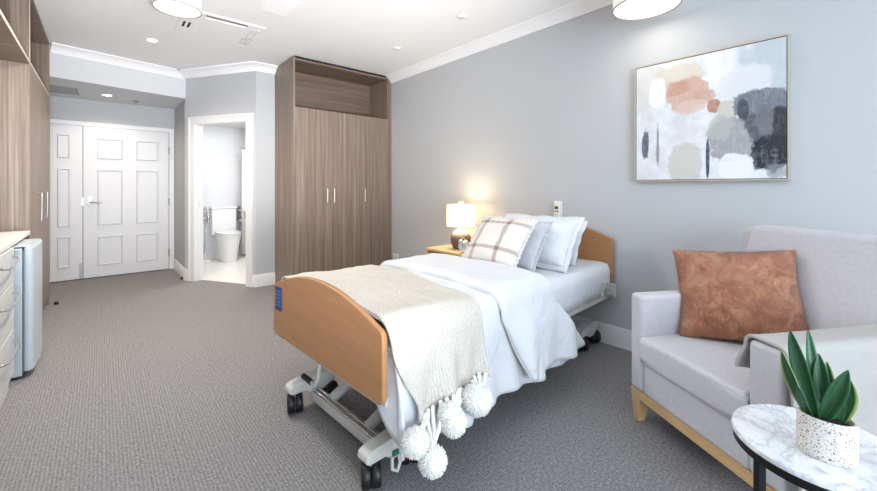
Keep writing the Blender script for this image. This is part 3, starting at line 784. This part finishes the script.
bm = bm_new(); tube(bm, [(0, -.018, .112), (0, -.012, .138), (0, .012, .138), (0, .018, .112)], .0025, 8); obj('carry_handle', bm, 'white', ck)
# wall things behind the bed
ph = thing('call_handset', 'white nurse-call handset in a wall holder above the pillows', 'handset', (XR, 1.838, .93))
bx('wall_holder', 'white', ph, -.016, -.0005, -.04, .04, .0, .175, .004)
hs_ = bx('handset', plain('ivory_plastic', (238, 236, 226), .4), ph, -.034, -.016, -.028, .028, .03, .165, .008)
bx('screen', plain('handset_screen', (96, 90, 40), .3), hs_, -.0352, -.034, -.018, .018, .108, .132, .0)
for y in (-.012, .012): bx('button', 'dark', hs_, -.0355, -.034, y-.007, y+.007, .083, .093, .001)
bx('button', plain('pale_pink_key', (222, 206, 206), .4), hs_, -.0355, -.034, -.01, .01, .055, .067, .001)
ou = thing('power_outlet', 'white double power outlet low on the wall beside the wardrobe', 'outlet', (XR, 4.30, .25))
fp = bx('faceplate', 'white', ou, -.012, -.0005, -.06, .06, 0, .075, .004)
for y in (-.03, .03):
    bm = bm_new(); box(bm, -.0128, -.012, y-.009, y-.006, .02, .03); box(bm, -.0128, -.012, y+.006, y+.009, .02, .03); box(bm, -.0128, -.012, y-.0015, y+.0015, .008, .016); obj('socket', bm, 'dark', ou)
    bx('switch', 'greyplastic', ou, -.014, -.012, y-.006, y+.006, .048, .062, .001)

# ------------------------------------------------------------------ artwork
AY0, AY1, AZ0, AZ1 = .336, 1.186, 1.268, 2.108
def pxmap(zx, zy):
    """centre on the canvas for a spot seen on the picture, as fractions of its width and height"""
    return zx, zy
BLOBS += [(.10, .80, .13, .20, (208, 204, 198), .6, .9, .25), (.93, .80, .24, .26, (182, 194, 203), .75, .8, .25), (.62, .90, .10, .2, (236, 236, 238), .8, .8, .3),
          (.34, .86, .17, .10, (212, 202, 186), .85, .7, .1), (.40, .70, .155, .13, (205, 166, 147), .9, .9, .08), (.32, .76, .08, .06, (190, 144, 124), .7, 1.3, .2),
          (.50, .66, .08, .06, (204, 164, 146), .8, 1.2, .12), (.43, .60, .11, .06, (218, 194, 182), .85, .9, .1), (.575, .575, .045, .05, (180, 126, 106), .95, .6, .1),
          (.17, .745, .065, .13, (238, 238, 240), 1, .5, .06), (.765, .705, .155, .15, (224, 224, 227), .9, .5, .1),
          (.665, .535, .062, .07, (202, 200, 191), 1, .5, .08), (.70, .30, .155, .17, (158, 158, 162), .95, .7, .07), (.62, .40, .08, .09, (184, 183, 182), .8, .9, .12),
          (.86, .55, .16, .11, (116, 121, 132), 1, .8, .07), (.755, .52, .03, .08, (52, 58, 74), .8, 1.4, .2), (.90, .36, .12, .13, (86, 89, 98), .98, .9, .08),
          (.92, .19, .115, .13, (38, 41, 52), 1, .9, .07), (.89, .40, .06, .09, (122, 122, 128), .8, 1.2, .15), (.97, .35, .05, .15, (48, 50, 60), .9, 1., .1),
          (.38, .13, .12, .17, (204, 201, 193), .9, .5, .08), (.535, .16, .012, .155, (54, 70, 98), 1, .35, .12), (.075, .31, .026, .12, (70, 80, 100), .95, 1.4, .15),
          (.175, .30, .010, .18, (110, 116, 128), .8, 1.2, .3), (.71, .09, .10, .10, (238, 238, 240), .95, .6, .08), (.40, .40, .09, .05, (212, 214, 219), .5, 1.6, .3), (.95, .06, .06, .05, (140, 142, 150), .7, 1.2, .2)]
M['canvas'] = painting()
ar = thing('framed_artwork', 'large abstract painting in a thin champagne frame above the armchair', 'picture', (XR, (AY0+AY1)/2, AZ0))
hw = (AY1-AY0)/2; hh = AZ1-AZ0
bm = bm_new(); lay = bm.loops.layers.uv.verify()
grid(bm, 2, 2, lambda i, j: Vector((-.030, hw-.012-i*(2*hw-.024), .012+j*(hh-.024))), uv=lambda i, j: (i, j))
obj('canvas', bm, 'canvas', ar, smooth=False, solid=.015, solid_off=0)
for (y0, y1, z0, z1) in ((-hw, hw, 0, .009), (-hw, hw, hh-.009, hh), (-hw, -hw+.009, .009, hh-.009), (hw-.009, hw, .009, hh-.009)):
    bx('frame_rail', plain('champagne_frame', (196, 188, 174), .4, .4), ar, -.042, -.001, y0, y1, z0, z1, .0008)
bm = bm_new()
for (y0, y1, z0, z1) in ((-hw+.009, hw-.009, .009, .013), (-hw+.009, hw-.009, hh-.013, hh-.009), (-hw+.009, -hw+.013, .013, hh-.013), (hw-.013, hw-.009, .013, hh-.013)): box(bm, -.038, -.002, y0, y1, z0, z1)
obj('shadow_gap', bm, plain('frame_liner', (60, 54, 50), .6), ar)

# ------------------------------------------------------------------ armchair
AA = math.atan2(-.864, -.503)
ac = thing('armchair', 'pale grey upholstered armchair with oak plinth rail and tapered legs', 'armchair', (2.130, .879, 0), AA)
WA, AW, AL = .768, .125, .09
def rbox(name, m, parent, x0, x1, y0, y1, z0, z1, r, puff=0, cuts=6, seg=4):
    bm = bm_new(); box(bm, x0, x1, y0, y1, z0, z1)
    if puff:
        bmesh.ops.subdivide_edges(bm, edges=bm.edges[:], cuts=cuts, use_grid_fill=True)
        for v in bm.verts:
            u = (v.co.x-x0)/(x1-x0)*2-1; q = (v.co.y-y0)/(y1-y0)*2-1; wq = (v.co.z-z0)/(z1-z0)*2-1
            if abs(wq) > .99: v.co.z += puff*(1-u*u)*(1-q*q)*(1 if wq > 0 else -1)
            if abs(q) > .99: v.co.y += puff*.6*(1-u*u)*(1-wq*wq)*(1 if q > 0 else -1)
    return obj(name, bm, m, parent, bevel=r, seg=seg, angle=60)
for x0, x1 in ((0, AL), (WA-AW, WA)): rbox('arm', 'upholstery', ac, x0, x1, 0, .74, .168, .668, .022)
rbox('seat_base', 'upholstery', ac, AL+.001, WA-AW-.001, .008, .68, .168, .325, .012)
rbox('seat_cushion', 'upholstery', ac, AL-.008, WA-AW-.002, -.014, .60, .328, .462, .025, .006)
def backslab(name, x0, x1, f0, f1, thick, z0, z1, r):
    bm = bm_new()
    prism(bm, [(f0, z0), (f0+(f1-f0)*.35, z0+(z1-z0)*.4), (f0+(f1-f0)*.7, z0+(z1-z0)*.75), (f1, z1), (f1+thick*.8, z1+.012), (f0+thick+(f1-f0)*.5, z0+(z1-z0)*.45), (f0+thick, z0)], lambda a, b, t: (t, a, b), x0, x1)
    return obj(name, bm, 'upholstery', ac, bevel=r, seg=4, angle=60)
backslab('back_frame', -.022, WA+.022, .615, .745, .125, .17, .995, .03)
backslab('back_cushion', .04, WA-.04, .56, .728, .10, .44, 1.012, .024)
for y in (.012, .70): bx('plinth_rail', 'leg', ac, .03, WA-.03, y, y+.03, .118, .168, .002)
for x in (.015, WA-.045): bx('plinth_rail', 'leg', ac, x, x+.03, .03, .71, .118, .168, .002)
for (x, sx) in ((.005, -1), (WA-.055, 1)):
    for (y, sy) in ((.004, -1), (.70, 1)):
        bm = bm_new(); vs = box(bm, x-.004 if sx < 0 else x-.012, x+.062 if sx < 0 else x+.054, y, y+.066, 0, .167)
        cx, cy = x+.029 if sx < 0 else x+.021, y+.033
        for v in vs:
            if v.co.z < .01: v.co.x = cx+(v.co.x-cx)*.62+sx*.004; v.co.y = cy+(v.co.y-cy)*.62+sy*.004
        obj('leg', bm, 'leg', ac, bevel=.003)
acm = Matrix.Translation((2.145, .866, 0)) @ Matrix.Rotation(AA, 4, 'Z')
fc_ = cushion('cushion', 'rust faux-fur cushion standing on the seat of the pale armchair', 'cushion', 0.515, .455, .17, 'fur', (2.322, .43, .478), 196, 20, -5, 'plain', 6, None, .075)
# short combed pile over the cushion's face
bm = bm_new(); src = fc_.children[0].data; random.seed(11)
faces = [(f, f.area) for f in src.polygons]; tot = sum(a for _, a in faces)
for f, a in faces:
    cnt = a/tot*22000; cnt = int(cnt)+(random.random() < cnt-int(cnt))
    P = [src.vertices[i].co for i in f.vertices]
    for _ in range(cnt):
        u, v = random.random(), random.random()
        p = P[0].lerp(P[1], u).lerp(P[3].lerp(P[2], u), v) if len(P) == 4 else P[0].lerp(P[1], u).lerp(P[2], v)
        nrm = f.normal; ang = 2.6*noise.noise(Vector((p.x*9, p.z*9, 3)))-1.6+random.uniform(-.35, .35)
        tdir = Vector((math.cos(ang), 0, math.sin(ang))); tdir = (tdir-nrm*tdir.dot(nrm)).normalized()
        d = (tdir+nrm*random.uniform(.35, .8)).normalized(); ln = random.uniform(.012, .022)
        sd = d.cross(nrm).normalized()*.0011; p0 = p-nrm*.001
        q = [bm.verts.new(p0-sd), bm.verts.new(p0+sd), bm.verts.new(p0+d*ln*.6+sd*.8), bm.verts.new(p0+d*ln*.6-sd*.8)]
        tp = bm.verts.new(p0+d*ln*.85+tdir*ln*.15)
        bm.faces.new(q); bm.faces.new((q[3], q[2], tp))
pl_ = obj('pile', bm, 'fur', fc_, angle=180); pl_['kind'] = 'stuff'
# throw over the right-hand arm
at_ = thing('arm_throw', 'cream wool throw hanging over the arm of the pale armchair', 'blanket', (2.130, .879, 0), AA)
def athrow(i, j, n=60, m=70):
    yv = .012+.70*i/(n-1); Wd, Rr = AW/2+.012, .03
    top = Wd-Rr+Rr*PI/2; inner = .10+.035*math.sin(yv*9); outer = .46
    s = -(top+inner)+(2*top+inner+outer)*j/(m-1)
    p = drape_pt(yv, s, Wd, Rr, .679+.004*nz(yv*6, s*6, 2), .03)
    h = max(0, abs(s)-top); hs = smooth(0, .1, h)
    off = .014*math.sin(yv*16+(1 if s < 0 else 0)+h*5)*hs + .006*nz(yv*7, s*6, 4)*hs + .012*hs
    yy = p.y+(off if s > 0 else -off)
    if s > 0: yv += .06*h*math.sin(3*h)
    else: yv += h*.1
    return Vector((WA-AW/2+yy, yv-(.02*hs if i == 0 else 0), p.z))
bm = bm_new(); grid(bm, 60, 70, athrow); obj('wool_panel', bm, 'armthrow', at_, angle=180, solid=.009, solid_off=0)
bm = bm_new()
tube(bm, [athrow(0, j)+Vector((0, -.002, 0)) for j in range(70)], .007, 8); obj('hem', bm, 'armthrow', at_)

# ------------------------------------------------------------------ side table and plant
TX, TY, TZ, TRD = 1.434, .104, .55, .187
st = thing('side_table', 'round side table with white marble top on black metal legs', 'side table', (TX, TY, 0))
bm = bm_new(); lathe(bm, [(0, TZ-.016), (TRD-.006, TZ-.016), (TRD, TZ-.012), (TRD, TZ-.004), (TRD-.003, TZ), (0, TZ)], 72); obj('marble_top', bm, 'marble', st, angle=50)
bm = bm_new(); lathe(bm, [(TRD-.026, TZ-.036), (TRD-.004, TZ-.036), (TRD-.004, TZ-.0165), (TRD-.026, TZ-.0165), (TRD-.026, TZ-.036)], 72); obj('rim', bm, 'blackmetal', st, angle=50)
for k in range(4):
    a = R(143+90*k); cx, cy = (TRD-.016)*math.cos(a), (TRD-.016)*math.sin(a)
    bm = bm_new(); box(bm, -.009, .009, -.009, .009, 0, TZ-.036, Matrix.Translation((cx, cy, 0)) @ Matrix.Rotation(a, 4, 'Z')); obj('leg', bm, 'blackmetal', st, bevel=.002)
bm = bm_new(); lathe(bm, [(TRD-.022, .03), (TRD-.01, .03), (TRD-.01, .042), (TRD-.022, .042), (TRD-.022, .03)], 64); obj('base_ring', bm, 'blackmetal', st)
PX, PY = 1.378, .088
pp = thing('potted_plant', 'snake plant in an oval terrazzo pot on the marble side table', 'plant', (PX, PY, TZ))
rz = Matrix.Rotation(R(-86), 4, 'Z')
bm = bm_new(); lathe(bm, [(0, 0.0005), (.92, .0005), (.97, .004), (1.0, .03), (1.0, .098), (.985, .102), (.90, .102), (.88, .09), (.88, .082), (0, .082)], 56, rz, .056, .040); obj('pot', bm, 'terrazzo', pp, angle=45)
bm = bm_new(); lathe(bm, [(0, .094), (.5, .093), (.875, .088)], 40, rz, .056, .040); obj('soil', bm, 'soil', pp)
def leaf(base, tip, wid, facing, bend, mat, curl=.25, peak=.55):
    wid *= .86
    base, tip, facing = Vector(base), Vector(tip), Vector(facing).normalized(); n, m = 22, 9
    ax = (tip-base); side = ax.cross(facing).normalized(); fc = side.cross(ax).normalized()
    def fn(i, j):
        t = i/(n-1); u = j/(m-1)*2-1
        if t < peak: ww = .42+.58*math.sin(t/peak*PI/2)
        else: ww = max(.02, math.cos((t-peak)/(1-peak)*PI/2)**.75)
        c = base+ax*t+fc*(bend*math.sin(t*PI)*ax.length)
        return c+side*(u*wid/2*ww)+fc*(curl*wid*ww*(u*u-.4))
    bm = bm_new(); grid(bm, n, m, fn, uv=lambda i, j: (j/(m-1), i/(n-1))); obj('leaf', bm, mat, pp, angle=180, solid=.002, solid_off=0)
def rel(p): return (p[0]-PX, p[1]-PY, p[2]-TZ)
cam = (-.8, -.15, .5)
for tip, base, wd_, fc, bend, mt2, curl in [
    ((1.333, .151, .862), (1.376, .106, .630), .040, (-1, .1, .2), .02, 'leafdark', .3),
    ((1.420, .125, .850), (1.385, .095, .632), .036, (-.7, -.7, .2), -.03, 'leafdark', .3),
    ((1.336, .168, .803), (1.378, .116, .632), .034, (-1, .5, .3), .04, 'leafmargin', .3),
    ((1.385, .050, .778), (1.378, .098, .632), .042, (-1, -.3, .6), .05, 'leafdark', .35),
    ((1.408, .050, .752), (1.396, .068, .632), .054, (-1, -.2, .15), .02, 'leafstripe', .22),
    ((1.446, .091, .768), (1.392, .084, .632), .034, (-1, -.2, .2), .02, 'leafmargin', .3),
    ((1.330, .138, .730), (1.372, .112, .634), .022, (-1, .4, .6), .05, 'leafdark', .3),
    ((1.424, .105, .790), (1.395, .092, .632), .036, (-1, -.1, .2), .03, 'leafdark', .3)]:
    leaf(rel(base), rel(tip), wd_, fc, bend, M[mt2], curl)

# ------------------------------------------------------------------ ceiling things
def pendant(x, y, r, z0, hgt, label, diff):
    e = thing('drum_light', label, 'ceiling light', (x, y, z0), 0, 'fabric drum ceiling lights'); n = 56
    bm = bm_new(); grid(bm, n, 2, lambda i, j: Vector((r*math.cos(i*2*PI/n), r*math.sin(i*2*PI/n), .004+(hgt-.004)*j)), wrap_u=True); obj('drum_shade', bm, 'drum', e, angle=180, solid=.004)
    bm = bm_new(); lathe(bm, [(0, .012), (r-.005, .012), (r-.005, .018), (0, .018)], n); obj('diffuser', bm, diff, e, angle=40)
    bm = bm_new(); lathe(bm, [(r-.0045, 0), (r+.003, 0), (r+.003, .006), (r-.0045, .006), (r-.0045, 0)], n); obj('rim', bm, plain('rim_pewter', (168, 160, 150), .5, .3), e, angle=40)
    bm = bm_new(); lathe(bm, [(0, hgt), (.01, hgt), (.01, ZC-z0-.03), (.05, ZC-z0-.025), (.055, ZC-z0-.001), (0, ZC-z0-.001)], 24); tube(bm, [(-r, 0, hgt-.004), (r, 0, hgt-.004)], .003, 6); tube(bm, [(0, -r, hgt-.004), (0, r, hgt-.004)], .003, 6); obj('ceiling_mount', bm, 'white', e)
    return e
pendant(.414, 3.36, .149, 2.52, .18, 'lit drum ceiling light beside the ceiling air conditioner', 'bulbdim')
pendant(2.70, 1.01, .200, 2.412, .24, 'lit drum ceiling light near the artwork wall', 'bulb')
def downlight(x, y, z, r, label):
    e = thing('downlight', label, 'downlight', (x, y, z), 0, 'recessed downlights')
    bm = bm_new(); lathe(bm, [(r, -.001), (r+.014, -.001), (r+.012, -.006), (r, -.005), (r, -.001)], 36); obj('trim_ring', bm, 'white', e)
    bm = bm_new(); lathe(bm, [(0, -.004), (r, -.004), (r, -.0015), (0, -.0015)], 36); obj('lens', bm, 'led', e, angle=30)
downlight(.387, 4.919, ZC, .042, 'lit recessed downlight in the main ceiling')
downlight(.047, 6.471, 2.4, .045, 'lit recessed downlight in the lowered hall ceiling')
un = thing('ceiling_air_conditioner', 'white ceiling cassette air conditioner with louvres at both ends', 'air conditioner', (.52, 3.83, ZC))
ux_, uy_ = .65, .64
bx('casing', 'ceiling', un, 0, ux_, 0, uy_, -.012, -.001, .003)
bx('intake_panel', 'ceiling', un, .17, .50, .09, .56, -.018, -.012, .002)
bx('intake_slot', 'dark', un, .165, .505, .035, .055, -.0135, -.0118, 0)
for x in (.035, .075): bx('outlet_slot', 'dark', un, x, x+.018, .30, .44, -.0135, -.0118, 0)
for x in (.035, .075): bx('louvre', 'ceiling', un, x, x+.018, .08, .26, -.017, -.012, .001)
for x in (.555, .60): bx('louvre', 'trim', un, x, x+.022, .09, .34, -.017, -.012, .001)
for x in (.55, .60):
    bm = bm_new()
    for (a, b, c, dd) in ((x, x+.03, .37, .374), (x, x+.03, .55, .554), (x, x+.003, .37, .554), (x+.027, x+.03, .37, .554)): box(bm, a, b, c, dd, -.0135, -.0118)
    obj('outlet_slot', bm, 'ventgrey', un)
cv = thing('ceiling_vent', 'square white ceiling vent panel beside the air conditioner', 'vent', (.99, 3.12, ZC))
bx('frame', 'ceiling', cv, 0, .25, 0, .37, -.005, -.001, .002)
for k in range(7): bx('slat', 'ceiling', cv, .02, .23, .03+k*.046, .06+k*.046, -.0065, -.005, .0005)
for (x, y, lab) in ((2.415, 3.45, 'small white ceiling disc nearer the wardrobe'), (2.395, 2.426, 'small white ceiling disc above the bed pillows')):
    e = thing('smoke_detector', lab, 'smoke detector', (x, y, ZC), 0, 'ceiling detectors')
    bm = bm_new(); lathe(bm, [(0, -.016), (.03, -.015), (.042, -.008), (.045, -.001), (0, -.001)], 28); obj('cover', bm, 'white', e)
    bm = bm_new(); lathe(bm, [(0, -.021), (.012, -.021), (.014, -.016), (0, -.015)], 16); obj('sensor', bm, 'greyplastic', e)
hg = thing('hall_vent', 'grey slotted air vent in the lowered hall ceiling', 'vent', (-.62, 6.255, 2.4))
bx('frame', 'ventgrey', hg, 0, .40, 0, .44, -.008, -.001, .001)
for k in range(9): bx('slat', 'ventgrey', hg, .015, .385, .03+k*.044, .05+k*.044, -.013, -.008, .001)
sp = thing('sprinkler', 'small grey sprinkler head hanging from the hall ceiling', 'sprinkler', (.348, 6.664, 2.4))
bm = bm_new(); lathe(bm, [(0, -.012), (.028, -.012), (.042, -.001), (0, -.001)], 24); obj('escutcheon', bm, 'ventgrey', sp)
bm = bm_new(); lathe(bm, [(0, -.042), (.016, -.042), (.016, -.038), (.005, -.036), (.006, -.012), (0, -.012)], 20); obj('head', bm, 'ventgrey', sp)
# door stops
for (x, y, lab) in ((.80, 6.10, 'small black door stop on the hall skirting by the bathroom'), (-.36, 5.66, 'small black door stop on the carpet by the tall cupboard')):
    e = thing('door_stop', lab, 'door stop', (x, y, 0), 0, 'black door stops')
    bm = bm_new(); lathe(bm, [(0, 0.001), (.018, .001), (.018, .022), (.013, .03), (0, .032)], 20); obj('bumper', bm, 'black', e)

# ------------------------------------------------------------------ bathroom things
tx, ty = 1.585, 7.6
to = thing('toilet', 'white close-coupled toilet against the bathroom back wall', 'toilet', (tx, ty, .006))
bx('cistern', 'porcelain', to, -.19, .19, -.20, -.003, .40, .845, .02, seg=3)
bx('cistern_lid', 'porcelain', to, -.198, .198, -.208, -.001, .846, .885, .01, seg=3)
bm = bm_new()
def bowl(i, j):
    prof = [(.125, 0), (.13, .05), (.145, .18), (.165, .32), (.182, .40), (.183, .43)]
    r, z = prof[j]; a = i*2*PI/40; sx, sy = math.sin(a), math.cos(a)
    ly = (.34 if sy < 0 else .17)*(.80+.2*z/.43)
    return Vector((r*math.copysign(abs(sx)**.8, sx), -.40+ly*math.copysign(abs(sy)**.85, sy)*1.0, z))
V = grid(bm, 40, 6, bowl, wrap_u=True); bm.faces.new([V[i][5] for i in range(40)]); bm.faces.new([V[i][0] for i in range(40)][::-1])
box(bm, -.12, .12, -.25, -.005, 0, .40)
obj('bowl', bm, 'porcelain', to, angle=50)
bm = bm_new(); prism(bm, [(.188*math.copysign(abs(math.sin(a))**.8, math.sin(a)), -.40+(.35 if math.cos(a) < 0 else .17)*math.cos(a)) for a in [k*2*PI/40 for k in range(40)]], lambda a, b, t: (a, b, t), .434, .452); obj('seat', bm, 'porcelain', to, bevel=.004)
bm = bm_new(); prism(bm, [(.186*math.copysign(abs(math.sin(a))**.8, math.sin(a)), -.40+(.345 if math.cos(a) < 0 else .17)*math.cos(a)) for a in [k*2*PI/40 for k in range(40)]], lambda a, b, t: (a, b, t), .455, .478); obj('lid', bm, 'porcelain', to, bevel=.006)
bm = bm_new(); lathe(bm, [(0, .8855), (.02, .8855), (.018, .891), (0, .892)], 20, Matrix.Translation((0, -.1, 0))); obj('flush_button', bm, 'chrome', to)
for (x, lab) in ((1.30, 'fold-down steel grab rail on the left of the toilet'), (1.835, 'fold-down steel grab rail between toilet and curtain')):
    e = thing('grab_rail', lab, 'grab rail', (x, 7.6, 0), 0, 'toilet grab rails')
    bx('wall_plate', 'chrome', e, -.05, .05, -.01, -.001, .62, .88, .003)
    bm = bm_new()
    tube(bm, [(-.03, -.01, .82), (-.03, -.50, .82), (-.03, -.58, .80), (-.03, -.60, .74), (-.03, -.58, .68), (-.03, -.50, .66), (-.03, -.01, .66)], .016); obj('rail', bm, 'brightsteel', e)
    bm = bm_new(); tube(bm, [(.03, -.01, .80), (.03, -.20, .80), (.03, -.24, .76), (.03, -.20, .70), (.03, -.01, .70)], .012); obj('roll_holder', bm, 'brightsteel', e)
    bm = bm_new(); tube(bm, [(-.03, -.01, .70), (.03, -.01, .62), (.02, -.02, .14), (-.08, -.1, .06)], .009); obj('support_leg', bm, 'brightsteel', e)
cu = thing('shower_curtain', 'white shower curtain hanging at the right of the toilet', 'curtain', (1.86, 7.30, 0))
bm = bm_new(); grid(bm, 60, 2, lambda i, j: Vector((-.03+.7*i/59+.004*j, .022*math.sin(i*.9), .06+1.82*j))); obj('curtain_cloth', bm, fabric('curtain_white', (244, 246, 250), 400, .1, 2), cu, angle=180, solid=.003)
bm = bm_new(); tube(bm, [(-.05, 0, 1.90), (1.13, 0, 1.90)], .011); obj('curtain_rod', bm, 'chrome', cu)
for k, (x, y, lab) in enumerate(((1.245, 7.28, 'low white bathroom scale on the floor left of the toilet'),)):
    e = thing('floor_pad', 'low pale pad lying on the bathroom floor left of the toilet', 'floor pad', (x, y, .006)); bx('pad', 'white', e, -.07, .09, -.12, .12, .0005, .03, .008)

# pompoms last, their cords follow the hem of the throw
for c, r, idx in POMS:
    tassel(Vector(c)+Vector((0, 0, r*.8)), idx); pompom(c, r)

# ------------------------------------------------------------------ light
w_ = bpy.data.worlds.new('world'); bpy.context.scene.world = w_; w_.use_nodes = True
bg = w_.node_tree.nodes['Background']; bg.inputs['Color'].default_value = (.80, .90, 1, 1); bg.inputs['Strength'].default_value = 1.0
def area(name, loc, rot, sx, sy, power, col, spread=None):
    l = bpy.data.lights.new(name, 'AREA'); l.shape = 'RECTANGLE'; l.size = sx; l.size_y = sy; l.energy = power; l.color = col
    if spread: l.spread = spread
    o = bpy.data.objects.new(name, l); C.objects.link(o); o.location = loc; o.rotation_euler = rot; return o
def point(name, loc, power, col, r=.05):
    l = bpy.data.lights.new(name, 'POINT'); l.energy = power; l.color = col; l.shadow_soft_size = r
    o = bpy.data.objects.new(name, l); C.objects.link(o); o.location = loc; return o
def spot(name, loc, power, col, ang=120, r=.05, blend=.6):
    l = bpy.data.lights.new(name, 'SPOT'); l.energy = power; l.color = col; l.shadow_soft_size = r; l.spot_size = R(ang); l.spot_blend = blend
    o = bpy.data.objects.new(name, l); C.objects.link(o); o.location = loc; return o
area('window_daylight', ((wx0+wx1)/2, YB-.12, (wz0+wz1)/2), (R(100), 0, 0), wx1-wx0, wz1-wz0, 92, (.76, .88, 1))
WARM = (1, .86, .70)
fl_ = spot('bounce_fill', (.1, -.9, .75), 600, (.97, .98, 1), 76, .25, 1)  # unseen fill spot behind the camera, added to brighten the far ceiling
fl_.rotation_euler = (Vector((.6, 2.8, 2.74))-fl_.location).to_track_quat('-Z', 'Y').to_euler()
def disk(name, loc, power, col, dia):
    l = bpy.data.lights.new(name, 'AREA'); l.shape = 'DISK'; l.size = dia; l.energy = power; l.color = col
    o = bpy.data.objects.new(name, l); C.objects.link(o); o.location = loc; return o
disk('drum_lamp_entry', (.414, 3.36, 2.51), 26, (1, .93, .84), .27)
disk('drum_lamp_art', (2.70, 1.01, 2.405), 1.0, (1, .91, .80), .37)
spot('downlight_main', (.387, 4.919, ZC-.02), 60, WARM, 140, blend=1)
spot('downlight_hall', (.047, 6.471, 2.38), 22, WARM, 150, blend=1)
point('bedside_bulb', (LX, LY, .60+.33), 9, (1, .80, .54), .11)
area('bathroom_ceiling_light', (1.7, 6.3, 2.27), (0, 0, 0), .6, .6, 16, (1, .98, .95))

# ------------------------------------------------------------------ camera
cd = bpy.data.cameras.new('camera'); cd.sensor_width = 36; cd.lens = 36*385/877; cd.shift_y = -(245.5-186.85)/877; cd.clip_start = .02
co = bpy.data.objects.new('camera', cd); C.objects.link(co); co.location = (0, 0, 1.23); co.rotation_euler = (R(90), 0, R(-41.15))
sc = bpy.context.scene; sc.camera = co
sc.view_settings.view_transform = 'Standard'; sc.view_settings.look = 'None'; sc.view_settings.gamma = 1; sc.view_settings.exposure = .72
